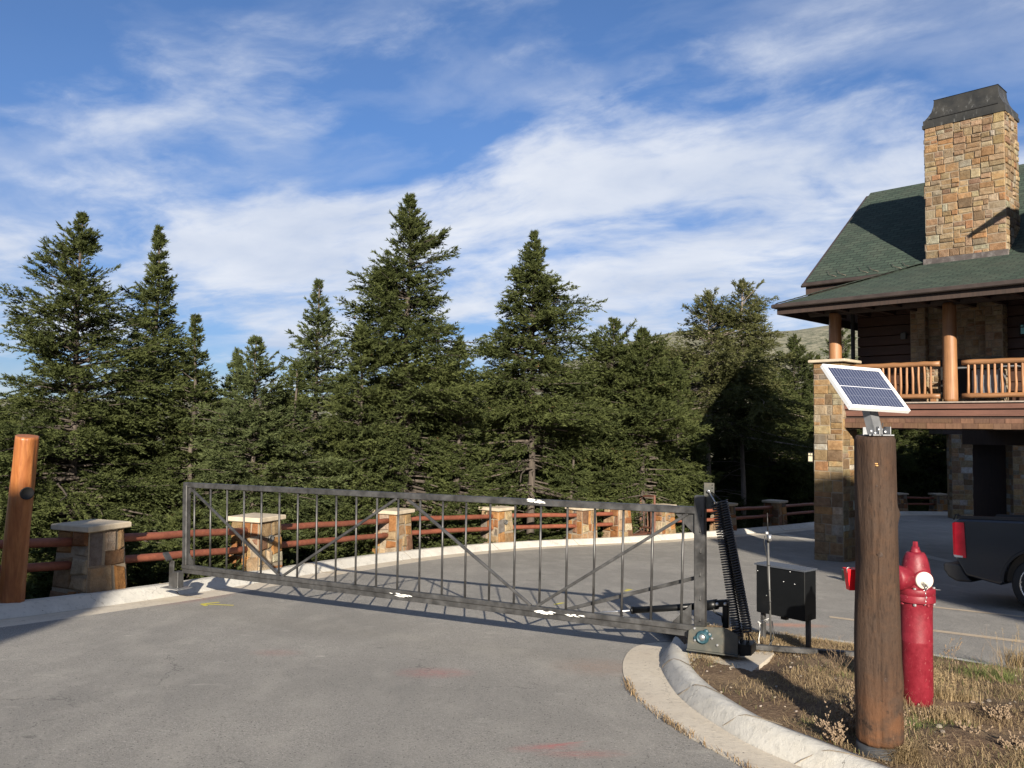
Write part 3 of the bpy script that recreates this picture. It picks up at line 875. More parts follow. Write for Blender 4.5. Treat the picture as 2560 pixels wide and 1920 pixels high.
def stone_block(corners_b, corners_t, rnd, **kw):
    """four bottom and four top corners (ccw from above) -> (mortar core, stones)"""
    cb = [Vector(p) for p in corners_b]; ct = [Vector(p) for p in corners_t]
    core = MB(); core.hexa(cb+ct)
    st = MB(); st.cur = (.9, .9, .9)
    for i in range(4):
        a, b_, c_, d = cb[i], cb[(i+1) % 4], ct[(i+1) % 4], ct[i]
        W_ = ((b_-a).length+(c_-d).length)/2; H_ = ((d-a).length+(c_-b_).length)/2
        nrm = (b_-a).cross(d-a).normalized()
        def Fn(x, y, n, a=a, b_=b_, c_=c_, d=d, W_=W_, H_=H_, nrm=nrm):
            u, v = x/W_, y/H_
            return a*(1-u)*(1-v)+b_*u*(1-v)+c_*u*v+d*(1-u)*v+nrm*n
        ashlar(st, Fn, W_, H_, rnd, **kw)
    return core, st
def sq(c, h, a, b, ax, ay):
    return [c+ax*sx*a+ay*sy*b+Vector((0, 0, h)) for sx, sy in ((-1, -1), (1, -1), (1, 1), (-1, 1))]

# ------------------------------------------------------------------ stone pillars along the kerb
pil_px = [(216, 1483), (645, 1426), (990, 1378.5), (1245, 1355.4), (1456, 1346.7), (1546, 1342), (1655, 1335), (1812, 1326)]
labels = ['shaded stone pillar with sandstone cap, nearest the tall orange log post',
          'tan and orange stone pillar with round light, behind the left end of the metal gate',
          'orange stone pillar, second one seen through the gate bars',
          'orange and white stone pillar with round light, seen through the middle of the gate',
          'stone pillar close before the rusty stair railing, left one of the close pair',
          'stone pillar at the left side of the stair opening',
          'cream stone pillar with a round light hole, right of the pedestrian gate',
          'half sunlit stone pillar right behind the black springs']
pos = [G(x, y, HK) for x, y in pil_px]
ctr = []
for i, p in enumerate(pos):
    dr = (Vector((pos[min(i+1, 7)].x, pos[min(i+1, 7)].y, 0))-Vector((pos[max(i-1, 0)].x, pos[max(i-1, 0)].y, 0))).normalized()
    nr = Vector((dr.y, -dr.x, 0))
    ctr.append((Vector((p.x, p.y, 0))+dr*.30-nr*.30, dr, nr))
far_c = [(G(1951, 1314, HK), Vector((.72, .69, 0))), (Vector((15.6, 36.8, 0)), Vector((.8, .6, 0))), (Vector((20.3, 38.9, 0)), Vector((.95, .3, 0)))]
q9 = G(1943, 1313.5, HK); far = [Vector((q9.x+.05, q9.y+.4, 0))]
for px in (2262, 2345):
    # follow the kerb centre line to that direction
    best = min(range(len(KC)), key=lambda i: abs(1280+KC[i].x/KC[i].y*F-px) if KC[i].y > 30 and KC[i].x < 30 else 1e9)
    far.append(KC[best]-KN[best]*.3)
for fpt in far:
    j = min(range(len(KC)), key=lambda i: (KC[i]-fpt).length)
    dr = Vector((-KN[j].y, KN[j].x, 0)); ctr.append((fpt, dr, Vector((dr.y, -dr.x, 0))))
labels += ['shaded stone pillar in front of the dark woods, left of the stone pier',
           'dark stone pillar seen under the deck, left one of two', 'dark stone pillar seen under the deck, right one of two']
HP = .86
for i, (c, dr, nr) in enumerate(ctr):
    c = Vector((c.x, c.y, 0)); zb = zr(c.x, c.y)+HK
    base = Vector((c.x, c.y, zb))
    root = empty('stone_pillar', base, labels[i], 'pillar', 'stone pillars along the kerb')
    rnd = random.Random(40+i)
    cb = sq(base, -.45, .335, .335, dr, -nr); ct = sq(base, HP-.075, .265, .265, dr, -nr)
    core, st = stone_block(cb, ct, rnd, mx=.36, mh=.42, mn=.10, pal=PAL_PILLAR, proud=.045, jit=.032, gap=.009)
    core.build('mortar_core', M['mortar'], root)
    st.build('stone_facing', M['stone'], root)
    cp = MB(); a = .335
    cp.sections([sq(base, HP-.078, a-.012, a-.012, dr, -nr), sq(base, HP-.066, a, a, dr, -nr), sq(base, HP-.012, a, a, dr, -nr), sq(base, HP, a-.012, a-.012, dr, -nr)])
    cp.build('cap', M['capstone'], root)
    if i in (1, 3, 6):
        fc = base+nr*.305+Vector((0, 0, .50))+dr*(-.02)
        l = MB(); l.lathe([(.0, .0), (.062, .0), (.062, .03), (.048, .036), (.044, .022), (.0, .020)], fc+nr*-.0, 20, nr)
        lo = l.build('step_light', M['conduit'], root)
# log rails between the pillars
def railset(c0, c1, label, offs=.27, sh=.04, ext=.10):
    d = (c1-c0).normalized(); n = Vector((d.y, -d.x, 0))
    a, b = c0+d*(offs-ext), c1-d*(offs-ext)
    zb0, zb1 = zr(c0.x, c0.y)+HK, zr(c1.x, c1.y)+HK
    root = empty('rail_fence', ((a+b)/2)+Vector((0, 0, (zb0+zb1)/2)), label, 'fence', 'log rail sections between the pillars')
    for h in (.635, .335):
        mb = MB(); rr_ = random.Random(int(h*100)+int(c0.x*10)); L = (b-a).length; ns = max(3, int(L/.45))
        pts = []; rad = []
        for i in range(ns+1):
            t = i/ns
            p = a.lerp(b, t); p.z = zb0*(1-t)+zb1*t+h+rr_.uniform(-.006, .006); pts.append(p+n*sh)
            rad.append(.055+rr_.uniform(-.003, .003))
        dv = (pts[1]-pts[0]).normalized()
        pts = [pts[0]-dv*.0]+pts[1:]; 
        mb.tube([pts[0]-dv*.015]+pts+[pts[-1]+dv*.015], [.035]+rad+[.035], 14)
        mb.build('rail', M['log_rail'], root)
cc = [Vector((c.x, c.y, 0)) for c, _, _ in ctr]
p0 = cc[0]-d0*4.0-Vector((.5, 0, 0))
b0 = Vector((p0.x, p0.y, zr(p0.x, p0.y)+HK))
root = empty('stone_pillar', b0, 'stone pillar just beyond the left edge of the photo', 'pillar', 'stone pillars along the kerb')
core, st = stone_block(sq(b0, -.45, .335, .335, d0, Vector((-.87, .5, 0))), sq(b0, HP-.075, .265, .265, d0, Vector((-.87, .5, 0))), random.Random(39), mx=.36, mh=.40, mn=.10, pal=PAL_PILLAR, proud=.03)
core.build('mortar_core', M['mortar'], root); st.build('stone_facing', M['stone'], root)
cp = MB(); cp.sections([sq(b0, HP-.078, .33, .33, d0, Vector((-.87, .5, 0))), sq(b0, HP, .33, .33, d0, Vector((-.87, .5, 0)))]); cp.build('cap', M['capstone'], root)
railset(p0, cc[0], 'pair of dark shaded log rails behind the tall orange post')
rl = ['pair of red log rails running behind the left end of the gate', 'pair of red log rails between first and second pillars seen through the gate',
      'pair of red log rails left of the middle stone pillar', 'pair of red log rails right of the middle stone pillar',
      'short pair of red log rails between the two close pillars', None, 'pair of red log rails behind the gate hinge post']
for i in range(7):
    if rl[i]: railset(cc[i], cc[i+1], rl[i])
railset(cc[7], cc[8], 'pair of grey shaded log rails left of the shaded far pillar')
railset(cc[8], cc[8]+(cc[9]-cc[8])*.52, 'pair of grey shaded log rails just left of the stone pier', offs=.27)
railset(cc[8]+(cc[9]-cc[8])*.55, cc[9], 'dark log rails left of the pillars seen under the deck')
railset(cc[9], cc[10], 'dark log rails between the two pillars seen under the deck')
railset(cc[10], cc[10]+Vector((4, .4, 0)), 'dark log rails right of the pillars seen under the deck')

# rusty stair railing and pedestrian gate in the opening between pillars
def frame(mb, pts, r=.022):
    for a, b in zip(pts, pts[1:]): mb.bar(a, b, r*2, r*2)
c5, c6 = ctr[5], ctr[6]
mid = (cc[5]+cc[6])/2; dr = (cc[6]-cc[5]).normalized(); out = Vector((-dr.y, dr.x, 0)); zt_ = zr(mid.x, mid.y)+HK
s0 = P(1466, 1241, 27.5); s1 = P(1558, 1240, 27.0); s2 = P(1567, 1252, 25.4)
root = empty('stair_railing', Vector((s0.x, s0.y, s0.z-1.2)), 'rusty brown steel stair landing railing standing behind the close pair of pillars', 'railing')
mb = MB(); frame(mb, [s0, s1, s2]); dn = Vector((0, 0, -.16)); frame(mb, [s0+dn, s1+dn*.8, s2+dn])
frame(mb, [P(1470, 1246, 26.2), P(1567, 1254, 25.5)]); mb.build('top_rail', M['rust'], root)
for i in range(9):
    p = s0.lerp(s1, i/8); q = MB(); q.bar(p, p+Vector((0, 0, -1.1)), .02, .02); q.build('baluster', M['rust'], root)
for i in range(5):
    p = s1.lerp(s2, i/4); q = MB(); q.bar(p, p+Vector((0, 0, -1.1)), .03 if i == 4 else .018, .03 if i == 4 else .018); q.build('baluster', M['rust'], root)
g0 = P(1601, 1330, 25.6); g1 = P(1636, 1334, 24.9)
root = empty('pedestrian_gate', g0, 'open rusty steel frame gate beside the cream stone pillar with the round light', 'gate')
h_ = Vector((0, 0, 1.10)); mb = MB(); frame(mb, [g0, g0+h_, g1+h_, g1, g0], .028); frame(mb, [g0+Vector((0, 0, .16)), g1+Vector((0, 0, .16))], .02); mb.build('frame', M['rust'], root)
for i in range(1, 4):
    p = g0.lerp(g1, i/4); q = MB(); q.bar(p, p+h_*.62, .016, .016); q.build('bar', M['rust'], root)
root = empty('metal_stair', Vector((mid.x, mid.y, zt_)), 'rusty steel stair going down through the opening between pillars', 'stair')
a = mid-out*.1+Vector((0, 0, zt_)); mb = MB()
for i in range(9):
    c_ = a+out*(.25+.28*i)+Vector((0, 0, -.17*i-.02)); mb.box(c_, (1.1, .27, .03), (dr, out, Vector((0, 0, 1))))
mb.build('steps', M['rust'], root)
for s_ in (-1, 1):
    mb = MB(); q0 = a+dr*.56*s_+Vector((0, 0, .85)); mb.tube([q0, q0+out*2.5-Vector((0, 0, 1.5))], .02, 8); mb.tube([q0, q0-Vector((0, 0, .85))], .02, 8); mb.build('handrail', M['rust'], root)

# ------------------------------------------------------------------ objects near the gate
def logpost(mb, p0, p1, r0, r1, seed, n=56, rings=60, groove=None, wob=.006, facet=.0, bulges=(), chamfer=.02, waves=(5, 9)):
    p0, p1 = Vector(p0), Vector(p1); z = (p1-p0).normalized(); L = (p1-p0).length
    x = Vector((1, 0, 0)); x = (x-z*x.dot(z)).normalized(); y = z.cross(x)
    rr_ = random.Random(seed); ph = [rr_.uniform(0, 6.28) for _ in range(12)]
    secs = []
    ts = [-.0001]+[i/rings for i in range(rings+1)]+[1.0001]
    for q, t in enumerate(ts):
        t_ = min(1, max(0, t)); ring = []
        for k_ in range(n):
            a = 2*math.pi*k_/n
            r = r0*(1-t_)+r1*t_
            r += wob*(math.sin(2*a+ph[0]+2*t_)+.6*math.sin(3*a+ph[1]+waves[0]*t_)+.35*math.sin(7*a+ph[2]+waves[1]*t_)+.25*math.sin(13*a+ph[3]))*.8
            for (bt, ba, bw, bh) in bulges:
                da = math.atan2(math.sin(a-ba), math.cos(a-ba))
                r += bh*math.exp(-((t_-bt)/bw)**2-(da/.45)**2)
            if groove:
                ga = groove+.03*math.sin(9*t_)
                da = abs(math.atan2(math.sin(a-ga), math.cos(a-ga)))
                if da < math.pi/n*1.01: r -= .012
            if t_ < chamfer/L*1. or t_ > 1-chamfer/L:
                e_ = min(t_, 1-t_)/(chamfer/L); r -= chamfer*.6*(1-math.sqrt(max(0, 1-(1-e_)**2)))
            if q == 0 or q == len(ts)-1: r *= .9
            ring.append(p0+z*(L*t_)+(x*math.cos(a)+y*math.sin(a))*r)
        secs.append(ring)
    sm = mb.smooth; mb.smooth = True; b = len(mb.v)
    mb.sections(secs, False); mb.smooth = sm
    mb.face([b+j for j in reversed(range(n))]); mb.face([b+(len(secs)-1)*n+j for j in range(n)])

# tall stained log post at the left
DLP = 9.75
p0 = P(27, 1506, DLP); p1 = P(68, 1090, DLP-.1)
p0.z = zr(p0.x, p0.y)+HK-.02
root = empty('log_post', p0, 'tall leaning orange stained log post, its lower half in shade, at the left edge', 'post')
mb = MB(); logpost(mb, p0, p1, .135, .128, 7, wob=.007, chamfer=.004, bulges=((.62, -1.2, .05, .012), (.35, -2., .2, .006))); mb.build('post', M['log_orange'], root)
mb = MB(); q = P(66, 1233, DLP-.14); ax = (Vector((0, 0, EYE))-q); ax.z = 0; ax.normalize(); ax = (ax+Vector((.35, 0, 0))).normalized()
mb.lathe([(0, -.10), (.072, -.10), (.073, .020), (.066, .026), (.060, .022), (.058, .016), (0, .014)], q+ax*.012, 28, ax); mb.build('sensor_cup', M['rubber'], root)

# the gate plane
GA = P(1735, 1276, 7.81); GB = P(463, 1212, 11.07)
gd = Vector((GA.x-GB.x, GA.y-GB.y, 0)).normalized(); gn = Vector((gd.y, -gd.x, 0))      # towards the camera
if gn.y > 0: gn = -gn
def PG(px, py, off=0.):
    r_ = ray(px, py); a = GA+gn*off-Vector((0, 0, EYE))
    return Vector((0, 0, EYE))+r_*(a.dot(gn)/r_.dot(gn))
TL, TR, BL, BR = PG(467, 1212), PG(1748, 1276), PG(465, 1421), PG(1742, 1577)
root = empty('metal_gate', PG(1752, 1590), 'long bare steel drive gate with vertical bars and diagonal braces, closed across the road', 'gate')
gup = ((TL-BL).normalized()+(TR-BR).normalized()).normalized()
mb = MB(); mb.bar(TL-(TR-TL).normalized()*.035, TR, .066, .066, up=gn, bev=.006); mb.build('top_rail', M['steel'], root)
gl = (BR-BL).normalized()
mb = MB(); mb.bar(BL-gl*.06+gup*.026, BR+gl*.02+gup*.026, .052, .056, up=gn, bev=.005); mb.bar(BL-gl*.06-gup*.032-gn*.012, BR+gl*.02-gup*.032-gn*.012, .056, .056, up=gn, bev=.005)
mb.build('bottom_rail', M['steel'], root)
mb = MB(); mb.bar(BL+gup*.05, TL-gup*.0, .075, .075, up=gn, bev=.006); mb.build('end_post', M['steel'], root)
hp0, hp1 = PG(1751, 1585, -.01), PG(1751, 1239, -.01)
hb = MB(); hb.bar(hp0, hp1, .100, .085, up=gn, bev=.007)
for (yy, hh) in ((1290, 14), (1330, 7), (1382, 10), (1440, 8), (1500, 10), (1552, 6)):
    q = PG(1751+random.Random(yy).uniform(-1.5, 1.5), yy, .036); hb.lathe([(0, -.004), (.006, -.002), (.009, .001), (.0, .004)], q, 8, gn); hb.bar(q, q+Vector((.002, 0, hh*.0037)), .007, .006)
hb.build('hinge_post', M['steel'], root)
for i in range(23):
    s_ = (i+.5)/23
    a, b = BL.lerp(BR, s_)+gup*.05, TL.lerp(TR, s_)-gup*.03
    q = MB(); q.tube([a, b], .0122, 10); q.build('bar', M['steel'], root)
T = lambda s_: TL.lerp(TR, s_)-gup*.035
B = lambda s_: BL.lerp(BR, s_)+gup*.052
for a, b in ((T(.012), B(.243)), (B(.250), T(.498)), (T(.52), B(.748)), (B(.757), T(.985))):
    q = MB(); q.bar(a+gn*.012, b+gn*.012, .028, .028, up=gn, bev=.003); q.build('brace', M['steel'], root)
def gusset(a, b, c, th=.006):
    q = MB(); q.prism([a, b, c], gn*-th); q.build('gusset', M['steel'], root)
gusset(TL+gl*.035-gup*.03, TL+gl*.15-gup*.03, TL+gl*.035-gup*.14); gusset(BL+gl*.04+gup*.05, BL+gl*.17+gup*.05, BL+gl*.04+gup*.22)
gusset(TR-gl*.05-gup*.03, TR-gl*.24-gup*.03, TR-gl*.05-gup*.22); gusset(BR-gl*.05+gup*.05, BR-gl*.24+gup*.05, BR-gl*.05+gup*.24)
q = MB(); q.bar(PG(1416, 1524, -.07), PG(1745, 1443, -.07), .035, .02, up=gn, bev=.003); q.build('stay_bar', M['steel'], root)
def scribble(x0, y0, x1, y1, n, seed, amp):
    """worn white marker on the front face of a rail: many thin overlapping smears"""
    q = MB(); r_ = random.Random(seed)
    for i in range(n):
        t = r_.betavariate(1.6, 1.6); e_ = 1-abs(2*t-1)
        c_ = PG(x0+(x1-x0)*t, y0+(y1-y0)*t+r_.uniform(-amp, amp)*(.35+.65*e_), .0355); ln = r_.uniform(.025, .075); a_ = r_.uniform(-.25, .12); d_ = (gl*math.cos(a_)+gup*math.sin(a_)).normalized()
        n2 = d_.cross(gn); w_ = r_.uniform(.002, .0055); off_ = gn*(i*.00006)
        p_ = [c_-d_*ln/2, c_-d_*ln*.2+n2*w_, c_+d_*ln*.25+n2*w_*.8, c_+d_*ln/2, c_+d_*ln*.2-n2*w_, c_-d_*ln*.3-n2*w_]
        q.prism([v+off_ for v in p_], gn*.0008)
    q.build('paint_mark', M['steel_mark'], root)
scribble(1314, 1249, 1364, 1256, 30, 1, 5); scribble(974, 1484, 1030, 1492, 24, 2, 4); scribble(1333, 1527, 1390, 1533, 30, 3, 5.5); scribble(1418, 1538, 1465, 1541, 14, 4, 2.5)

# catch post on the kerb for the free end
cb_ = PG(440, 1457, -.08); cb_.z = zr(cb_.x, cb_.y)+HK+.008
root = empty('gate_catch_post', cb_, 'short steel catch post on the kerb below the free end of the gate', 'post')
q = MB(); q.box(cb_+Vector((0, 0, .006)), (.34, .24, .012), (gd, gn, Vector((0, 0, 1)))); q.build('base_plate', M['zinc'], root)
q = MB(); hgt_ = max(.12, BL.z-.07-cb_.z)
q.bar(cb_+gd*.04+Vector((0, 0, .012)), cb_+gd*.04+Vector((0, 0, hgt_)), .10, .10, up=gn, bev=.006)
q.build('stub', M['steel'], root)
for s_ in (-1,):
    q = MB(); a = cb_-gd*.09; q.bar(a+Vector((0, 0, .012)), a+Vector((0, 0, hgt_+.13)), .012, .09, up=gd, bev=.002)
    q.prism([a+Vector((0, 0, hgt_+.13)), a-gd*.08+Vector((0, 0, hgt_+.22)), a-gd*.075+Vector((0, 0, hgt_+.24)), a+gd*.01+Vector((0, 0, hgt_+.15))], gn*.09)
    q.build('catch_plate', M['steel'], root)

# operator with counterbalance springs
Z5 = lambda x, y, off: PG(1640+x*.2893, 1180+y*.2893, off)
root = empty('gate_operator', Z5(520, 1580, 0), 'dark steel gate operator box with blue bearing at the foot of the hinge post', 'gate operator')
q = MB(); out_ = [(283, 1368), (333, 1338), (585, 1346), (705, 1405), (705, 1590), (268, 1533)]
q.prism([Z5(x, y, .14) for x, y in out_], gn*-.012); q.prism([Z5(x, y, -.13) for x, y in out_], gn*-.012)
q.prism([Z5(700, 1402, .125), Z5(705, 1588, .125), Z5(660, 1582, .125), Z5(655, 1385, .125)], gn*-.25)
q.prism([Z5(x, y, .125) for x, y in ((300, 1362), (335, 1342), (400, 1342), (390, 1362))], gn*-.25)
q.build('side_plate', M['opbox'], root)
q = MB(); q.prism([Z5(x, y, .165) for x, y in ((262, 1530), (708, 1588), (708, 1600), (262, 1541))], gn*-.33); q.build('base_plate', M['opbox'], root)
q = MB(); q.prism([Z5(x, y, .10) for x, y in ((712, 1492), (822, 1500), (822, 1588), (712, 1592))], gn*-.2); q.build('spring_anchor', M['black'], root)
bc = Z5(402, 1428, .142)
q = MB(); q.lathe([(.0, .0), (.060, .0), (.060, .012), (.050, .016), (.050, .030), (.040, .036), (.036, .022), (0, .022)], bc, 30, gn)
for dx, dz in ((-.062, -.02), (.066, .035), (.035, .07)):
    e_ = bc+gd*dx*.95+Vector((0, 0, dz*.8)); q.bar(bc, e_, .045, .012, up=gn); q.lathe([(0, 0), (.022, 0), (.022, .012), (0, .012)], e_, 16, gn)
bo = q.build('bearing', M['bluecast'], root)
q = MB(); q.lathe([(0, 0), (.030, 0), (.030, .026), (0, .028)], bc, 24, gn); q.build('shaft', M['zinc'], root)
for x, y in ((338, 1452), (466, 1400), (485, 1438), (532, 1496), (335, 1350)):
    q = MB(); q.lathe([(0, 0), (.011, 0), (.011, .014), (0, .016)], Z5(x, y, .142), 6, gn, smooth=False); q.build('bolt', M['zinc'], root)
q = MB(); q.prism([Z5(x, y, -.02) for x, y in ((415, 92), (502, 96), (500, 318), (415, 322))], gn*-.012)
br_ = q.build('spring_bracket', M['opbox'], root)
for yy in (112, 140, 215, 240, 265, 295):
    q = MB(); q.lathe([(0, 0), (.0065, 0), (.0065, .002), (0, .002)], Z5(487, yy, -.018), 8, gn); q.build('bolt_hole', M['rubber'], br_)
# black arm and hydraulic ram
q = MB(); q.bar(Z5(604, 1345, -.12), Z5(604, 1110, -.12), .055, .05, up=gn, bev=.006); q.bar(Z5(520, 1138, -.12), Z5(632, 1128, -.12), .06, .07, up=gn, bev=.012); q.build('lever_arm', M['black'], root)
q = MB(); a, b = Z5(-210, 1196, -.12), Z5(440, 1154, -.12); q.tube([a, b], .031, 18); q.tube([Z5(430, 1154, -.12), Z5(530, 1142, -.12)], .047, 20); q.tube([a, a+(b-a).normalized()*.02], .036, 18); q.build('hydraulic_ram', M['black'], root)
q = MB(); q.tube([Z5(-560, 1222, -.12), a], .0095, 12); q.build('ram_rod', M['zinc'], root)
for x, y in ((530, 1142), (600, 1140)):
    q = MB(); q.lathe([(0, 0), (.016, 0), (.016, .016), (.010, .02), (0, .02)], Z5(x, y, -.075), 14, gn); q.build('bolt', M['zinc'], root)
q = MB(); q.tube([Z5(500, 1180, -.08), Z5(498, 1205, -.08), Z5(520, 1222, -.08), Z5(568, 1245, -.08), Z5(575, 1300, -.09)], .007, 8); q.build('hose', M['rubber'], root)
def helix(mb, a, b, R_, r_, pitch, n=11, m_=5):
    z = (b-a).normalized(); L = (b-a).length; x = z.cross(Vector((0, 1, 0))).normalized(); y = z.cross(x)
    turns = int(L/pitch); tot = turns*n; secs = []
    for i in range(tot+1):
        th = 2*math.pi*i/n; c_ = a+z*(L*i/tot); rad = x*math.cos(th)+y*math.sin(th)
        secs.append([c_+rad*(R_+r_*math.cos(f))+z*(r_*math.sin(f)) for f in (2*math.pi*k_/m_ for k_ in range(m_))])
    mb.smooth = True; mb.sections(secs, True)
for j, (xt, yt, xb, yb) in enumerate(((522, 268, 708, 1424), (580, 246, 796, 1388))):
    for o_ in (.06, -.045):
        t_, b_2 = Z5(xt, yt, o_), Z5(xb, yb, o_)
        q = MB(); helix(q, t_, b_2, .0375, .0080, .0225)
        so = q.build('spring', M['spring'], root, fixn=False)
        q = MB(); q.tube([Z5(458+j*22, 168+j*6, o_*.4-.02), t_+(b_2-t_).normalized()*.02], .006, 8); q.tube([b_2, b_2+(b_2-t_).normalized()*.05, Z5(740+j*50, 1500, o_)], .006, 8)
        q.build('spring_hook', M['zinc'] if j == 0 else M['black'], so)
q = MB(); q.lathe([(.0, 0), (.013, 0), (.013, .01), (.006, .01), (0, .01)], Z5(455, 165, .0), 16, gn); q.build('eye_bolt', M['zinc'], root)
for i, (xa, ya, xb, yb, xc, yc) in enumerate(((740, 1440, 700, 1500, 760, 1540), (780, 1430, 800, 1490, 745, 1530), (810, 1400, 850, 1460, 880, 1500))):
    q = MB(); pts = []
    for t in range(9):
        t /= 8; pts.append(Z5(xa*(1-t)**2+2*xb*t*(1-t)+xc*t*t, ya*(1-t)**2+2*yb*t*(1-t)+yc*t*t, .05+.02*i))
    q.tube(pts, .0055, 7); q.build('cable', M['rubber'], root)

# control cabinet on legs
Z6 = lambda x, y, D: P(1840+x*.2412, 1260+y*.2412, D)
a, b = Z6(205, 1148, 8.5), Z6(708, 1190, 8.08)
h1 = Z6(205, 662, 8.5).z-a.z
ax = Vector((b.x-a.x, b.y-a.y, 0)); wd = ax.length; ax.normalize(); bx = Vector((-ax.y, ax.x, 0))
zc = (a.z+b.z)/2; cen = (a+b)/2
gz0 = zr(cen.x, cen.y)+.10
root = empty('control_cabinet', Vector((cen.x, cen.y, gz0)), 'black sheet metal control cabinet standing on two steel legs beside the springs', 'control box')
q = MB(); c_ = Vector((cen.x, cen.y, zc+h1/2))+bx*.11; q.box(c_, (wd, .20, h1), (ax, bx, Vector((0, 0, 1))), bev=.004); q.build('cabinet', M['black'], root)
q = MB(); q.box(c_+Vector((0, 0, h1/2+.008))-bx*.005, (wd+.02, .23, .016), (ax, bx, Vector((0, 0, 1)))); q.build('lid', simple('slate_lid', (.055, .062, .075), .4, var=.1), root)
for x, y in ((221, 725), (562, 700), (495, 806), (607, 816), (316, 967)):
    u = (x-205)/503; v = 1-(y-662-(u*25))/486
    q = MB(); q.lathe([(0, 0), (.007, 0), (.006, .004), (0, .005)], Vector((a.x, a.y, 0))+ax*wd*u+Vector((0, 0, zc+h1*v))+bx*.0085, 10, -bx); q.build('screw', M['zinc'], root)
q = MB(); q.box(Vector((cen.x, cen.y, zc-.015))+ax*.02+bx*.06, (.06, .05, .03), (ax, bx, Vector((0, 0, 1)))); q.build('cable_gland', M['black'], root)
for s_ in (-1, 1):
    q = MB(); e_ = Vector((cen.x, cen.y, 0))+ax*(wd/2-.02)*s_+bx*.10; q.bar(e_+Vector((0, 0, gz0-.15)), e_+Vector((0, 0, zc+.05 if s_ > 0 else zc)), .04, .04, up=ax, bev=.003); q.build('leg', M['steel'], root)
# antenna mast
m0 = Z6(366, 1445, 7.95); m1 = Z6(333, 400, 7.95); m0.z = zr(m0.x, m0.y)+.08
root = empty('antenna_mast', m0, 'thin grey conduit mast with whip antenna standing before the black cabinet', 'antenna')
q = MB(); q.tube([m0, m1], .0095, 12); q.build('mast', M['conduit'], root)
q = MB(); q.tube([m1, m1+(m1-m0).normalized()*.11], .012, 12); q.tube([m1+(m1-m0).normalized()*.10, Z6(325, 100, 7.95)], [.0055, .0035], 8); q.lathe([(0, 0), (.006, .002), (.006, .010), (0, .012)], Z6(325, 108, 7.95), 10); q.build('whip', M['wire'], root)
q = MB(); q.box(Z6(318, 300, 7.93), (.030, .025, .028), bev=.005); q.lathe([(0, 0), (.018, 0), (.022, .03), (.018, .06), (0, .06)], Z6(348, 385, 7.93), 14); q.build('clamp', M['zinc'], root)
q = MB(); q.tube([Z6(300, 330, 7.93), Z6(290, 400, 7.93), Z6(308, 480, 7.93), Z6(322, 560, 7.93), Z6(326, 700, 7.93), Z6(340, 900, 7.93), Z6(350, 1100, 7.93)], .0042, 7); q.build('cable', M['wire'], root)
for y in (606, 830, 938):
    q = MB(); p_ = m0.lerp(m1, (1445-y)/1045); q.lathe([(0, -.003), (.016, -.003), (.016, .003), (0, .003)], p_, 12, (m1-m0)); q.build('cable_tie', M['wire'], root)
q = MB(); q.tube([Z6(375, 1215, 7.93), Z6(388, 1320, 7.9), Z6(385, 1400, 7.9), Z6(330, 1480, 7.9), Z6(230, 1500, 7.9), Z6(140, 1490, 7.9)], .006, 8); q.build('cable', M['wire'], root)
q = MB(); q.tube([Z6(230, 1230, 8.2), Z6(290, 1205, 8.1), Z6(350, 1185, 7.95)], .005, 7); q.tube([Z6(225, 1238, 8.2), Z6(300, 1225, 8.1), Z6(352, 1190, 7.95)], .004, 7)
q.tube([Z6(245, 1240, 8.2), Z6(252, 1300, 8.2), Z6(236, 1400, 8.2), Z6(240, 1465, 8.1)], .004, 7)
for dx in (-6, 6): q.tube([Z6(240+dx, 1228, 8.18), Z6(262-dx, 1240, 8.16), Z6(225, 1222+dx, 8.18)], .004, 7)
q.build('cable_bundle', M['whitewire'], root)
# steel tube lying along the ground
a, b = Z6(150, 1478, 7.95), Z6(1700, 1592, 7.55)
root_ = a
q = MB(); q.bar(a, b, .05, .05, bev=.005)
tag(q.build('ground_tube', M['steel'], loc=a), 'long square steel tube lying on the soil from the operator to the brown log post', 'steel tube')
# wire from the cabinet foot over the asphalt

# brown log post carrying the solar panel
DP = 4.97
p0 = P(2199, 1852, DP); p1 = P(2187, 1089, DP-.02); gp = zr(p0.x, p0.y)+.10
root = empty('log_post', Vector((p0.x, p0.y, gp)), 'thick weathered brown log post standing in dry weeds, under the solar panel', 'post')
gr_ang = math.atan2(-p0.y, -p0.x-.04)+.03
mb = MB(); logpost(mb, p0, p1, .127, .115, 11, n=72, rings=90, groove=gr_ang, wob=.0045, bulges=((.62, math.pi, .13, -.016), (.30, math.pi, .17, .010), (.745, -.1, .022, .020), (.40, 0, .2, .004), (.2, -.5, .05, .006), (.85, -2., .05, .005)), chamfer=.018, waves=(3, 6)); mb.build('post', M['log_brown'], root)
def on_post(px, py, up_=0.):
    d = ray(px, py); 
    # nearest hit with the post cylinder
    ctr_ = p0.lerp(p1, max(0, min(1, (1852-py)/763))); rad = .127+( .115-.127)*(1852-py)/763
    ox, oy = -ctr_.x, -ctr_.y; A_ = d.x**2+d.y**2; B_ = 2*(ox*d.x+oy*d.y); C_ = ox*ox+oy*oy-rad*rad
    t = (-B_-math.sqrt(max(0, B_*B_-4*A_*C_)))/(2*A_); return Vector((0, 0, EYE))+d*t
q = MB(); rk = random.Random(4)
for x, y, w_, h_ in ((2183, 1163, .022, .012), (2194, 1164, .018, .008), (2202, 1165, .014, .010), (2190, 1159, .02, .006)):
    c_ = on_post(x, y); n_ = Vector((c_.x-p0.x, c_.y-p0.y, 0)).normalized(); tt = Vector((-n_.y, n_.x, 0)); q.box(c_-n_*.001, (w_, .006, h_), (tt, n_, Vector((0, 0, 1))), bev=.002)
q.build('fresh_chip', simple('fresh_wood', (.62, .33, .12), .7, var=.25, scale=120), root)
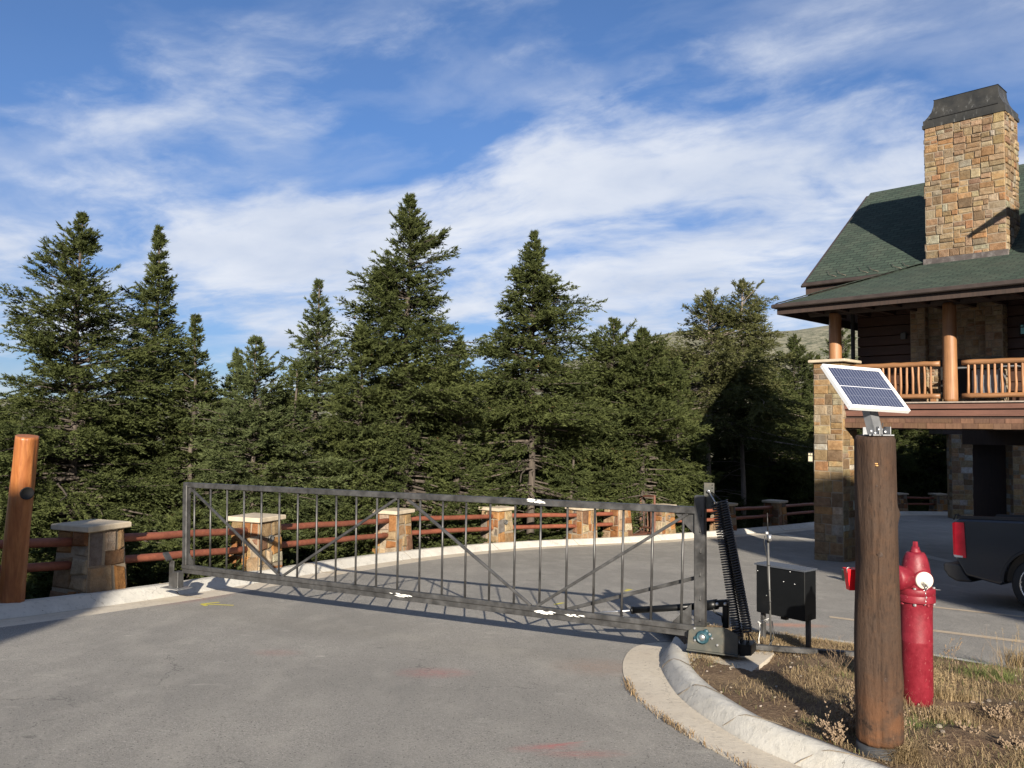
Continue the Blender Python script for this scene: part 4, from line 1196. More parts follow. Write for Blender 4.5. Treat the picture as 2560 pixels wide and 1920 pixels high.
for x, y, r_ in ((2200, 1387, .017), (2192, 1215, .006), (2215, 1700, .013)):
    c_ = on_post(x, y); n_ = Vector((c_.x-p0.x, c_.y-p0.y, 0)).normalized(); q = MB(); q.lathe([(r_, -.004), (r_*.8, .003), (r_*.45, .001), (0, .003)], c_, 14, n_); q.build('knot', M['dark_timber'], root)
q = MB(); q.lathe([(.132, -.25), (.132, -.01), (.126, .01), (.0, .012)], Vector((p0.x, p0.y, p0.z-.02)), 32); q.build('footing', simple('dark_concrete', (.032, .035, .04), .7, var=.2, scale=20), root)  # footing in one even dark bluish grey

# solar panel with its bracket
c0, c1, c3 = P(2055.3, 909, 5.02), P(2200, 921.5, 5.18), P(2116.4, 1016.3, 4.76)
A_ = c1-c0; B_ = c3-c0; B_ = B_-A_*(A_.dot(B_)/A_.length_squared)*.85
n_ = A_.cross(B_).normalized()
if n_.dot(Vector((0, -1, .5))) < 0: n_ = -n_
wa, wb = A_.length, B_.length; ua, ub = A_.normalized(), B_.normalized()
cen = c0+A_/2+B_/2
root = empty('solar_panel', Vector((p1.x, p1.y, p1.z)), 'small solar panel with white frame and blue cells on top of the brown log post', 'solar panel')
th = .026
q = MB()
fwid = .024
for (s_, t_, w_, h_) in ((0, -1, wa, fwid), (0, 1, wa, fwid), (-1, 0, fwid, wb-2*fwid), (1, 0, fwid, wb-2*fwid)):
    q.box(cen+ua*s_*(wa/2-fwid/2)+ub*t_*(wb/2-fwid/2)-n_*th/2, (w_, h_, th), (ua, ub, ua.cross(ub)), bev=.002)
q.box(cen-n_*(th-.004), (wa-.01, wb-.01, .003), (ua, ub, ua.cross(ub)))
q.build('frame', M['panelframe'], root)
me = bpy.data.meshes.new('cells'); hw, hh = wa/2-fwid-.001, wb/2-fwid-.001
vs = [cen+ua*x*hw+ub*y*hh-n_*.004 for x, y in ((-1, 1), (1, 1), (1, -1), (-1, -1))]
me.from_pydata([tuple(v-ORG[root]) for v in vs], [], [(0, 1, 2, 3)])
uvl = me.uv_layers.new(name='UVMap')
for i, c_ in enumerate(((.0, .0), (1, 0), (1, 1), (0, 1))): uvl.data[i].uv = c_
link('cells', me, M['cells'], root)
# bracket arm: a folded channel from the post top to the panel back
pb = cen-n_*(th+.002)+ub*.085
q = MB(); foot = P(2196, 1078, 4.93)
d_ = (pb-foot).normalized(); side = d_.cross(n_).normalized(); fr = side.cross(d_)
q.bar(foot-d_*.02, pb, .080, .004, up=fr); 
for s_ in (-1, 1): q.bar(foot-d_*.02+side*.037*s_-fr*.022, pb+side*.037*s_-fr*.022, .004, .048, up=fr)
q.build('bracket_arm', M['galv'], root)
q = MB(); f0 = Vector((p1.x+.008, p1.y-.01, p1.z)); q.box(f0+Vector((.0, -.01, .004)), (.145, .11, .006))
for dx in (-.012, .052): q.box(f0+Vector((dx, -.02, .028)), (.004, .09, .05))
q.box(f0+Vector((-.045, .01, .026)), (.066, .004, .046)); q.box(f0+Vector((.056, .028, .022)), (.035, .004, .04)); q.build('bracket_foot', M['galv'], root)
for x, y in ((2178, 1078), (2188, 1083), (2213, 1080), (2197, 1074)):
    q = MB(); q.lathe([(0, 0), (.007, 0), (.007, .008), (0, .010)], P(x, y, 4.84), 6, (0, -1, .2), smooth=False); q.build('bolt', M['zinc'], root)
q = MB(); q.box(P(2206, 1062, 4.865)+Vector((0, -.004, 0)), (.006, .002, .024)); q.build('slot', M['rubber'], root)

# red plastic holder on the post's left side
q = MB(); x0, y0 = P(2119.5, 1424, 5.06), P(2125.5, 1477, 5.06); wv = .10
q_a = [x0, x0+Vector((wv, .0, 0)), x0+Vector((wv, .07, 0)), x0+Vector((0, .07, 0))]; q_b = [y0+Vector((0, .01, 0)), y0+Vector((wv-.022, .01, 0)), y0+Vector((wv-.022, .06, 0)), y0+Vector((0, .06, 0))]
root = empty('red_plastic_holder', y0, 'bright red tapered plastic cup fixed on the left side of the brown log post', 'plastic cup')
q.sections([q_b, q_a], True); bo = q.build('cup', M['redplastic'], root)
q = MB(); q.sections([[v+Vector((0, 0, -.004)) for v in [x0+Vector((-.003, -.003, 0)), x0+Vector((wv, -.003, 0)), x0+Vector((wv, .073, 0)), x0+Vector((-.003, .073, 0))]], [v+Vector((0, 0, .002)) for v in [x0+Vector((-.003, -.003, 0)), x0+Vector((wv, -.003, 0)), x0+Vector((wv, .073, 0)), x0+Vector((-.003, .073, 0))]]]); q.build('rim', M['redplastic'], root)
q = MB(); q.tube([P(2118, 1432, 5.06), P(2117, 1422, 5.06), P(2120, 1418, 5.06), P(2125, 1419, 5.07), P(2126, 1425, 5.08)], .0025, 8); q.build('hook', M['zinc'], root)

# hydrant
DH = 6.25
hb_ = P(2292.7, 1738, DH); sH = .3738*DH/2100
root = empty('fire_hydrant', hb_, 'red fire hydrant with white side cap and hanging chain behind the brown log post', 'fire hydrant')
up_ = Vector((0, 0, 1)); to_cam = Vector((-hb_.x, -hb_.y, 0)).normalized()
q = MB(); q.lathe([(.106, -.2), (.106, .0), (.111, .01), (.1115, .40), (.113, .405), (.112, .41), (.113, .60), (.116, .685), (.125, .70)], hb_, 48)
q.build('barrel', M['hyd'], root)
q = MB(); q.lathe([(.10, .694), (.132, .694), (.134, .70), (.134, .740), (.131, .745), (.131, .749), (.134, .753), (.134, .790), (.130, .797), (.10, .80)], hb_, 48)
q.build('flange', M['hyd'], root)
q = MB(); q.lathe([(.105, .795), (.108, .81), (.106, .86), (.101, .92), (.091, .98), (.080, 1.02), (.068, 1.045), (.060, 1.056), (.0, 1.058)], hb_, 48)
q.build('bonnet', M['hyd'], root)
q = MB(); q.lathe([(.040, 1.052), (.038, 1.066), (.030, 1.078), (.028, 1.095), (.0, 1.096)], hb_, 24); q.lathe([(.021, 1.09), (.017, 1.135), (0, 1.136)], hb_, 5, smooth=False); q.build('operating_nut', M['hyd'], root)
capdir = (to_cam*.93+Vector((.33, 0, 0))).normalized()
cc_ = hb_+Vector((0, 0, .865))+Vector((.018, 0, 0))
q = MB(); q.lathe([(.072, .04), (.072, .10), (.066, .112)], cc_, 32, capdir); q.build('side_nozzle', M['hyd'], root)
q = MB(); q.lathe([(.056, .095), (.062, .10), (.063, .118), (.056, .130), (.030, .134), (.028, .15), (.020, .152), (.019, .172), (.0, .174)], cc_, 36, capdir); q.build('side_cap', M['hydwhite'], root)
pd = Vector((-.96, -.28, 0)).normalized(); pc = hb_+Vector((0, 0, .87))
q = MB(); q.lathe([(.085, .05), (.085, .13), (.092, .14), (.094, .185), (.082, .20), (.03, .205), (.022, .235), (0, .236)], pc, 32, pd); q.build('pumper_cap', M['hyd'], root)
for i in range(8):
    a_ = 2*math.pi*(i+.35)/8; e_ = hb_+Vector((math.cos(a_)*.120, math.sin(a_)*.120, 0))
    q = MB(); q.lathe([(0, .0), (.012, .0), (.012, .012), (0, .013)], e_+Vector((0, 0, .797)), 6, smooth=False); q.lathe([(0, -.018), (.012, -.018), (.012, .0), (0, .0)], e_+Vector((0, 0, .695)), 6, smooth=False); q.build('flange_bolt', M['zinc'] if i in (5, 7, 0) else M['hyd'], root)
q = MB()
ch0 = cc_+capdir*.165+Vector((0, 0, -.02)); 
for i in range(11):
    c_ = ch0+Vector((.004*math.sin(i*1.1), -.004, -.0145*i))-capdir*min(.04, .012*i)
    a1 = Vector((math.cos(i*1.57+.3), math.sin(i*1.57+.3), 0)); pts = []
    for k_ in range(9):
        f_ = 2*math.pi*k_/8; pts.append(c_+a1*.008*math.cos(f_)+Vector((0, 0, .0125*math.sin(f_))))
    q.tube(pts, .0028, 6, cap=False)
pts = [cc_+capdir*.15+Vector((math.cos(f_)*.024, 0, math.sin(f_)*.024-.01)) for f_ in (2*math.pi*k_/16 for k_ in range(17))]
q.tube(pts, .002, 6, cap=False); q.build('chain', M['zinc'], root)
q = MB(); q.tube([P(2325, 1472, DH), P(2338, 1474, DH), P(2351, 1475, DH)], .003, 6); q.build('wire_stub', M['zinc'], root)

# small teal lid on the asphalt beyond the post
tb = G(2119, 1452)
root = empty('utility_box', tb, 'small dark teal box on the asphalt seen left of the red cup', 'utility box')
q = MB(); q.box(tb+Vector((0, 0, .09)), (.16, .16, .18), bev=.01); q.build('box', M['teal'], root)
q = MB(); q.box(tb+Vector((0, 0, .185)), (.18, .18, .015), bev=.004); q.build('lid', M['teal'], root)

# ------------------------------------------------------------------ lodge
AU = math.radians(44.24)
Uv = Vector((math.sin(AU), -math.cos(AU), 0)); Vv = Vector((math.cos(AU), math.sin(AU), 0))
O_ = Vector((6.19, 19.6, EYE))
def L(u, v, z): return O_+Uv*u+Vv*v+Vector((0, 0, z))
AX = (Uv, Vv, Vector((0, 0, 1)))
def lbox(mb, u0, u1, v0, v1, z0, z1, bev=0):
    mb.box(L((u0+u1)/2, (v0+v1)/2, (z0+z1)/2), (abs(u1-u0), abs(v1-v0), abs(z1-z0)), AX, bev)
UMAX = 27.
base = L(.82, 1.28, 0); base.z = zr(base.x, base.y)
lodge = empty('lodge', base, 'large log and stone lodge with green shingle roof and raised railed deck', 'building')
# corner pier
def pier(u0, u1, v0, v1, z0, z1, seed, parent, name='stone_pier', pal=PAL, mx=.40, mn=.08, mh=.24, proud=.025):
    cb = [L(u0, v0, z0), L(u1, v0, z0), L(u1, v1, z0), L(u0, v1, z0)]; ct = [p+Vector((0, 0, z1-z0)) for p in cb]
    # ccw seen from above?
    a2 = (cb[1]-cb[0]).cross(cb[2]-cb[1]).z
    if a2 < 0: cb.reverse(); ct.reverse()
    core, st = stone_block(cb, ct, random.Random(seed), mx=mx, mn=mn, mh=mh, pal=pal, proud=proud, jit=.006)
    so = st.build(name, M['stone'], parent)
    core.build('mortar_core', M['mortar'], so)
    return so
PALP = PAL+[(.33, .33, .30), (.30, .20, .10)]
pier(.47, 1.16, .88, 1.62, -3.3, 1.55, 5, lodge, pal=PALP, mx=.46, mn=.09, mh=.30)
q = MB(); lbox(q, .37, 1.26, .78, 1.72, 1.552, 1.62, bev=.012); q.build('pier_cap', M['capstone'], lodge)
# rear piers
pier(8.6, 9.3, .95, 1.6, -3.3, .02, 8, lodge, pal=PALP)
# deck
q = MB(); lbox(q, .9, UMAX, 1.02, 11.5, .50, .575); q.build('deck_floor', M['dark_timber'], lodge)
q = MB(); lbox(q, 1.12, UMAX, .93, 1.06, .578, .605); q.build('deck_edge', simple('deck_edge', (.30, .25, .21), .7, var=.2, scale=12), lodge)
q = MB(); lbox(q, 1.165, UMAX, .975, 1.10, .455, .576); q.build('fascia', M['fascia'], lodge)
q = MB(); lbox(q, 1.165, UMAX, 1.0, 1.10, .30, .425); q.build('fascia', M['fascia'], lodge)
q = MB(); lbox(q, 1.165, UMAX, 1.04, 1.12, .03, .47); q.build('rim_beam', M['dark_timber'], lodge)
q = MB(); rk = random.Random(9)
for (z0, z1, vv) in ((.15, .245, .985), (.03, .145, .965)):
    u = 1.17
    while u < UMAX-.1:
        w_ = rk.uniform(.10, .42); f_ = rk.uniform(.75, 1.2); q.cur = (f_, f_*rk.uniform(.92, 1.05), f_*rk.uniform(.9, 1.05))
        lbox(q, u+.003, min(UMAX, u+w_-.003), vv+rk.uniform(-.006, .006), 1.05, z0+rk.uniform(-.004, .003), z1); u += w_
mt, k, bs = material('shake_rows'); at_ = k.attr('Col'); g = k.geopos(); n = k.noise(k.mapping(g, scale=(1, 1, .2)), 30, 5, .6)
k.put(bs.inputs['Base Color'], k.mix(1., k.mix(k.maprange(n, .3, .7), (.092, .047, .027), (.150, .082, .048)), at_, 'MULTIPLY')); bs.inputs['Roughness'].default_value = .7
q.build('shake_band', mt, lodge)
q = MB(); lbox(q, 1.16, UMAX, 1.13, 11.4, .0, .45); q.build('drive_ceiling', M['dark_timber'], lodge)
q = MB(); lbox(q, .5, UMAX, 11.0, 11.3, -.45, .0); q.build('rear_beam', M['dark_timber'], lodge)
# log columns
for i, (u, z0) in enumerate(((.82, 1.62), (3.36, .605), (6.0, .605), (8.7, .605), (11.4, .605))):
    q = MB(); logpost(q, L(u, 1.28, z0), L(u, 1.28, 2.75), .142, .138, 60+i, n=32, rings=30, wob=.004, chamfer=.004); q.build('log_column', M['lodge_log'], lodge)
q = MB(); q.tube([L(.2, 1.28, 2.83), L(UMAX, 1.28, 2.83)], .13, 16); q.build('plate_log', M['dark_timber'], lodge)
# railings
cnt = 0
for (ua_, ub_) in ((1.18, 3.16), (3.60, 5.80), (6.2, 8.5)):
    r_ = empty('railing', L(ua_, 1.28, .6), None, None); r_.parent = lodge; r_.location = L(ua_, 1.28, .6)-ORG[lodge]; ORG[r_] = L(ua_, 1.28, .6)
    for z_, rad in ((1.445, .058), (.735, .055)):
        q = MB(); kk = random.Random(int(ua_*10+z_*100)); n = 12
        pts = [L(ua_+(ub_-ua_)*i/n, 1.28, z_+kk.uniform(-.005, .005)) for i in range(n+1)]
        q.tube(pts, [rad*kk.uniform(.95, 1.05) for _ in pts], 14); q.build('log_rail', M['rail_wood'], r_)
    n = int((ub_-ua_-.1)/.128)
    for i in range(n):
        u = ua_+.12+.128*i; kk = random.Random(i+int(ua_*77)); q = MB()
        pts = [L(u+kk.uniform(-.008, .008), 1.28+kk.uniform(-.01, .01), .76+t*.66) for t in (0, .04, .3, .6, .96, 1)]
        rr_ = [.018, .027, .028, .026, .026, .018]; q.tube(pts, [x*kk.uniform(.9, 1.1) for x in rr_], 10); q.build('baluster', M['lodge_log'], r_)
q = MB(); lbox(q, 2.98, 3.06, 1.2, 1.3, .606, .68); q.build('spacer_block', M['lodge_log'], lodge)
# upper wall
q = MB()
zz = .58; rk = random.Random(2)
while zz < 3.7:
    lbox(q, .86, UMAX, 2.42+rk.uniform(-.004, .004), 2.62, zz+.006, zz+.235, bev=.012); zz += .24
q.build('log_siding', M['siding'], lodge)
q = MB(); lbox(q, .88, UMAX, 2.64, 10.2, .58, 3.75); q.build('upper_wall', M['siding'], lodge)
q = MB(); q.prism([L(.87, 2.64, 3.7), L(.87, 9.9, 3.7), L(.87, 6.27, 6.5)], Uv*.2); q.build('gable_wall', M['siding'], lodge)
q = MB(); q.box(L(.80, 2.30, 1.9), (.08, .08, 2.7), AX, .01); q.build('downspout', M['trim'], lodge)
# outdoor fireplace below the chimney: two stone cheeks and a recessed back
PALF = [(.42, .33, .22), (.38, .30, .20), (.46, .38, .27), (.36, .25, .16), (.44, .36, .26)]
for u0, u1, sd_ in ((2.24, 2.56, 21), (3.82, 4.16, 22)):
    pier(u0, u1, 2.10, 2.45, .58, 3.3, sd_, lodge, 'fireplace_cheek', pal=[tuple(.75*x for x in c_) for c_ in PALF], mx=.26, mh=.2, proud=.012)
pier(2.56, 3.82, 2.30, 2.45, .58, 3.3, 23, lodge, 'fireplace_back', pal=[tuple(.75*x for x in c_) for c_ in PALF], mx=.3, mh=.2, proud=.012)
q = MB(); lbox(q, 2.85, 3.5, 2.22, 2.31, .75, 1.6); q.build('firebox', M['rubber'], lodge)
# added box whose teal panes paint a window reflection, then the pier lantern
q = MB(); lc = L(4.52, 2.34, 2.18); q.box(lc, (.17, .14, .26), AX, .006); w_ = q.build('wall_lantern', M['rubber'], lodge)
q = MB()
for (du, dz, a_, b_) in ((-.032, .075, .045, .035), (.032, .075, .045, .035), (0, -.03, .11, .13)):
    q.box(lc+Uv*du-Vv*.071+Vector((0, 0, dz)), (a_, .006, b_), AX)
q.build('pane', M['tealreflect'], w_)
q = MB(); lc = L(.36, .98, -.68); q.box(lc, (.13, .13, .24), AX, .005); w_ = q.build('wall_lantern', M['rubber'], lodge)
q = MB()
for (du, dz, a_, b_) in ((-.028, .07, .042, .05), (.028, .07, .042, .05), (0, -.035, .10, .12)):
    q.box(lc+Uv*du-Vv*.066+Vector((0, 0, dz)), (a_, .006, b_), AX); 
q.build('pane', M['lantern'], w_)
q = MB(); q.box(L(1.98, 2.38, 2.22), (.12, .08, .16), AX, .01); q.build('wall_lamp', M['conduit'], lodge)

# roofs : quads with uv in metres
def roofquad(name, pts, th, mat, parent, uvs):
    pts = [Vector(p) for p in pts]; n_ = (pts[1]-pts[0]).cross(pts[2]-pts[0]).normalized()
    if n_.z < 0: n_ = -n_
    org = ORG[parent]; me = bpy.data.meshes.new(name); n = len(pts)
    vs = [p-org for p in pts]+[p-n_*th-org for p in pts]
    fs = [tuple(range(n)), tuple(reversed(range(n, 2*n)))]+[(i, (i+1) % n, n+(i+1) % n, n+i) for i in range(n)]
    me.from_pydata([tuple(v) for v in vs], [], fs); ul = me.uv_layers.new(name='UVMap')
    for p in me.polygons:
        for li in p.loop_indices:
            ul.data[li].uv = uvs[me.loops[li].vertex_index % n]
    return link(name, me, mat, parent)
def rq(name, lp, parent=lodge, th=.05, along='u', mat=None):
    pts = [L(*p) for p in lp]
    uvs = []
    z0 = min(p[2] for p in lp)
    run = [(p[1] if along == 'u' else p[0]) for p in lp]
    sl = None
    for p in lp:
        base_ = p[0] if along == 'u' else p[1]
        hz = (p[1] if along == 'u' else p[0])
        h0 = [q_ for q_ in lp if abs(q_[2]-z0) < 1e-6][0]; hz0 = (h0[1] if along == 'u' else h0[0])
        uvs.append((base_, math.hypot(hz-hz0, p[2]-z0)))
    return roofquad(name, pts, th, mat or M['shingle'], parent, uvs)
ms = .41
VH = 2.36
rq('skirt_roof', [(0, 0, 2.90), (UMAX, 0, 2.90), (UMAX, VH, 2.90+ms*VH), (VH, VH, 2.90+ms*VH)])
rq('skirt_roof', [(0, 12.5, 2.90), (0, 0, 2.90), (.95, .95, 2.90+ms*.95), (.95, 11.5, 2.90+ms*.95)], along='v')
# shingle hip ridge
q = MB()
for i in range(17):
    a_, b_ = i/17*VH, (i+1.25)/17*VH
    p_, r_ = L(a_, a_, 2.915+ms*a_+.012), L(b_, b_, 2.915+ms*b_+.004)
    q.bar(p_, r_, .22, .012, up=(0, 0, 1))
q.build('hip_cap', M['shingle'], lodge)
# gutter / eave boards of the skirt roof
q = MB(); lbox(q, -.04, UMAX, -.10, .02, 2.80, 2.90, bev=.02); lbox(q, -.10, .02, -.10, 12.5, 2.802, 2.897, bev=.02); q.build('gutter', M['gutter'], lodge)
q = MB(); lbox(q, .0, UMAX, .02, .07, 2.66, 2.83); lbox(q, .0, .05, .07, 12.4, 2.66, 2.83); q.build('eave_board', M['dark_timber'], lodge)
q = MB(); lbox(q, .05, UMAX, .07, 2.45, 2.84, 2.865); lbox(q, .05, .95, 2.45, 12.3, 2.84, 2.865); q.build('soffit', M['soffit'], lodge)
q = MB()
for i in range(36): lbox(q, .5+i*.6, .60+i*.6, .10, 2.4, 2.74, 2.838)
q.build('rafter_tails', M['soffit'], lodge)
# main roof
UG = -.38; VE, ZE, VR, ZR = 2.20, 3.74, 6.27, 6.90
VB = 2*VR-VE
rq('main_roof', [(UG, VE, ZE), (UMAX, VE, ZE), (UMAX, VR, ZR), (UG, VR, ZR)], th=.09)
rq('main_roof', [(UG, VB, ZE), (UMAX, VB, ZE), (UMAX, VR, ZR), (UG, VR, ZR)], th=.09)
q = MB(); sl = Vector(L(0, VR, ZR)-L(0, VE, ZE)).normalized()
for (va, vb) in ((VE, VR), (VB, VR)):
    a_, b_ = L(UG-.02, va, ZE-.10), L(UG-.02, vb, ZR-.10); q.bar(a_, b_, .05, .20, up=Uv)
q.build('barge_board', M['gutter'], lodge)
q = MB(); lbox(q, UG-.06, UMAX, VE-.10, VE+.01, ZE-.12, ZE-.02, bev=.02); q.build('gutter', M['gutter'], lodge)
q = MB(); lbox(q, UG, UMAX, VE+.02, VE+.5, ZE-.32, ZE-.10); q.build('eave_board', M['dark_timber'], lodge)
for i in range(3):
    for s_ in (0, .25):
        u = UG+.45+i*.8; zz = ZE+.06+(.30)*.776; q = MB(); q.tube([L(u+s_, VE+.30, zz+.0), L(u+s_+.12, VE+.14, ZE+.16), L(u+s_+.32, VE+.10, ZE+.08)], .006, 6); q.build('snow_guard', M['bronze'], lodge)
# cross gable out of frame to the right
rq('cross_roof', [(6.4, -.3, 5.85), (6.4, 6, 5.85), (8.9, 6, 7.4), (8.9, -.3, 7.4)], along='v', th=.09)
rq('cross_roof', [(11.4, -.3, 5.85), (11.4, 6, 5.85), (8.9, 6, 7.4), (8.9, -.3, 7.4)], along='v', th=.09)
q = MB(); q.prism([L(6.8, .3, 3.0), L(11, .3, 3.0), L(11, .3, 6.0), L(8.9, .3, 7.2), L(6.8, .3, 6.0)], Vv*.2); lbox(q, 6.8, 7.0, .5, 6, 3.0, 6.0); q.build('cross_gable_wall', M['siding'], lodge)
rq('shade_roof', [(9.5, 1.4, 5.6), (UMAX, 1.4, 5.6), (UMAX, 6.6, 10.0), (9.5, 6.6, 10.0)], th=.09)  # taller roof and wall added out of view to shade the rear building
rq('shade_roof', [(9.5, 11.8, 5.6), (UMAX, 11.8, 5.6), (UMAX, 6.6, 10.0), (9.5, 6.6, 10.0)], th=.09)
q = MB(); q.prism([L(9.9, 2.2, 3.0), L(9.9, 11, 3.0), L(9.9, 11, 6.1), L(9.9, 6.6, 9.8), L(9.9, 2.2, 6.1)], Uv*.3); lbox(q, 10.2, UMAX, 2.2, 2.4, 3.0, 6.1); q.build('shade_wall', M['siding'], lodge)
# chimney
CU0, CU1, CV0, CV1 = 2.52, 4.20, 2.34, 3.32
PALC = [(.43, .33, .19), (.46, .36, .21), (.40, .30, .17), (.35, .255, .145), (.49, .40, .25), (.42, .385, .28), (.32, .23, .135), (.42, .26, .13), (.38, .31, .20), (.47, .34, .175), (.44, .34, .2), (.30, .21, .13)]
chim = pier(CU0, CU1, CV0, CV1, 3.6, 7.08, 31, lodge, 'chimney', pal=[(c_[0]*.64, c_[1]*.63, c_[2]*.68) for c_ in PALC], mx=.34, mn=.055, mh=.22, proud=.035)
def csec(d, z): return [L(CU0-d, CV0-d, z), L(CU1+d, CV0-d, z), L(CU1+d, CV1+d, z), L(CU0-d, CV1+d, z)]
q = MB(); q.sections([csec(.035, 7.05), csec(.038, 7.13), csec(.02, 7.135), csec(.02, 7.24), csec(.0, 7.245), csec(-.06, 7.34), csec(-.12, 7.46), csec(-.155, 7.60), csec(-.165, 7.74), csec(-.15, 7.75)]); q.build('cap', M['copper'], chim)
q = MB(); q.box(L((CU0+CU1)/2, CV0-.012, 7.262), (1.45, .03, .02), AX); q.build('vent_slot', M['rubber'], chim)
q = MB(); lbox(q, CU0-.05, CU1+.05, CV0-.05, CV0+.02, 3.83, 3.97, bev=.006); q.build('flashing', M['flashing'], chim)
# grill and chair glimpsed behind the railing
gb = L(3.95, 1.85, .60)
root = empty('patio_grill', gb, 'grey steel patio grill standing on the deck behind the railing right of the log column', 'grill')
q = MB(); q.box(gb+Vector((0, 0, .40)), (.55, .45, .62), AX, .02); q.build('cabinet', M['galv'], root)
q = MB(); q.sections([[gb+Uv*a_*.30+Vv*b_*.25+Vector((0, 0, z_)) for a_, b_ in ((-1, -1), (1, -1), (1, 1), (-1, 1))] for z_ in (.73, .88)]+[[gb+Uv*a_*.28+Vv*b_*.12+Vector((0, 0, .98)) for a_, b_ in ((-1, -1), (1, -1), (1, 1), (-1, 1))]]); q.build('lid', M['black'], root)
for s_ in (-1, 1):
    q = MB(); q.box(gb+Uv*s_*.45+Vector((0, 0, .76)), (.3, .4, .03), AX, .005); q.build('side_shelf', M['galv'], root)
for s_ in (-1, 1):
    q = MB(); q.tube([gb+Uv*.24*s_-Vv*.2+Vector((0, 0, .0)), gb+Uv*.24*s_-Vv*.2+Vector((0, 0, .1))], .03, 8); q.build('leg', M['trim'], root)
# stone fronted rear building seen through the drive
rb = Vector((20.9, 42.5, 0)); rb.z = zr(rb.x, rb.y)
root = empty('rear_building', rb, 'dark stone and timber building glimpsed in the shade under the deck, behind the pickup truck', 'building')
def rbx(mb, px0, px1, D, z0, z1, th):
    a_, b_ = P(px0, 1200, D), P(px1, 1200, D-(px1-px0)*.004); a_.z = b_.z = 0; d_ = (b_-a_).normalized(); nn = Vector((-d_.y, d_.x, 0))
    mb.box((a_+b_)/2+nn*th/2+Vector((0, 0, (z0+z1)/2)), ((b_-a_).length, th, z1-z0), (d_, nn, Vector((0, 0, 1)))); return a_, b_, nn
for px0, px1, s_ in ((2380, 2432, 71), (2533, 2600, 72)):
    a_ = P(px0, 1200, 38); b_ = P(px1, 1200, 37.8); a_.z = b_.z = -2.3; d_ = (b_-a_).normalized(); nn = Vector((-d_.y, d_.x, 0))
    cbb = [a_, b_, b_+nn*.8, a_+nn*.8]; core, st = stone_block(cbb, [p+Vector((0, 0, 3.8)) for p in cbb], random.Random(s_), mx=.5, mh=.35, mn=.1, pal=PALP)
    so = st.build('stone_pier', M['stone'], root); core.build('mortar_core', M['mortar'], so)
q = MB(); rbx(q, 2432, 2900, 39.6, -2.5, 3.2, .3); q.build('wall', M['dark_timber'], root)
q = MB(); rbx(q, 2466, 2481, 39.5, -1.2, 1.0, .06); q.build('door', M['fascia'], root)
q = MB(); rbx(q, 2360, 2900, 38.4, 1.5, 1.9, 3); q.build('roof', M['dark_timber'], root)

# unseen gabled block added behind the camera to shade the truck and the drive
wb_ = Vector((15, -17, zr(15, -17)))
root = empty('right_shade_block', wb_, 'tall gabled block added unseen behind the viewer to shade the drive', 'building')
q = MB(); q.box(Vector((17.5, -17, 6.0)), (18.2, 6, 12.7)); q.build('wall', M['siding'], root)
q = MB(); q.prism([Vector((8.3, -20.4, 12.6)), Vector((8.3, -13.7, 12.6)), Vector((8.3, -17, 14.1))], (18.2, 0, 0)); q.build('roof', M['fascia'], root)
for i in range(5):
    for z_ in (2.5, 6, 8.8):
        q = MB(); q.box(Vector((10.5+i*3.3, -13.96, z_)), (1.3, .08, 1.4)); q.build('window', M['winglass'], root)

# unseen block added behind the viewer at the left to shade the orange post
wb_ = Vector((-10, -16, zr(-10, -16)))
root = empty('left_shade_block', wb_, 'low gabled block added unseen behind the viewer at the left to cast shade', 'building')
q = MB(); q.box(Vector((-10.5, -16, 4.3)), (13.4, 5, 7.2)); q.build('wall', M['siding'], root)
q = MB(); q.prism([Vector((-16.8, -19, 7.8)), Vector((-16.8, -13, 7.8)), Vector((-16.8, -16, 10.35))], (13.1, 0, 0)); q.build('roof', M['fascia'], root)
for i in range(3):
    q = MB(); q.box(Vector((-14+i*3.6, -13.46, 3.4)), (1.3, .08, 1.4)); q.build('window', M['winglass'], root)

# ------------------------------------------------------------------ pickup truck
T0 = Vector((6.66, 12.62, 0)); T0.z = zr(T0.x, T0.y)
tv = Vv.copy(); tu = Uv.copy()
zf = zr((T0+Uv*4).x, (T0+Uv*4).y); zl = zr((T0+Vv*1.5).x, (T0+Vv*1.5).y)
tu = (Uv*4+Vector((0, 0, zf-T0.z))).normalized(); tv = (Vv*1.5+Vector((0, 0, zl-T0.z))).normalized(); tw = tu.cross(tv); tw = tw if tw.z > 0 else -tw
def TP(u, v, h): return T0+tu*u+tv*v+tw*h
truck = empty('pickup_truck', T0, 'dark blue pickup truck seen from its rear corner at the right edge, parked in shade', 'pickup truck')
def arch(cu, r_=.475, n=14, zc=.40):
    return [(cu-r_*math.cos(math.pi*i/n), zc+r_*math.sin(math.pi*i/n)) for i in range(n+1)]
prof = [(.0, .66), (.12, .44)]+[(.60, .34)]+arch(1.10)+[(4.25, .36)]+arch(4.78)+[(5.45, .42), (5.62, .60), (5.60, .95), (5.45, 1.06), (4.1, 1.18), (3.95, 1.20), (2.10, 1.22), (2.02, 1.285), (.05, 1.27), (-.01, 1.20)]
q = MB(); q.prism([TP(u, .0, h) for u, h in prof], tv*1.92)
bo = q.build('body', M['carpaint'], truck)
bv = bo.modifiers.new('bevel', 'BEVEL'); bv.width = .035; bv.segments = 3; bv.limit_method = 'ANGLE'; bv.angle_limit = R(40)
q = MB(); q.prism([TP(u, .10, h) for u, h in ((2.12, 1.2), (4.15, 1.18), (3.55, 1.78), (2.28, 1.80))], tv*1.72); bo = q.build('cab', M['carpaint'], truck)
bv = bo.modifiers.new('bevel', 'BEVEL'); bv.width = .05; bv.segments = 3; bv.limit_method = 'ANGLE'
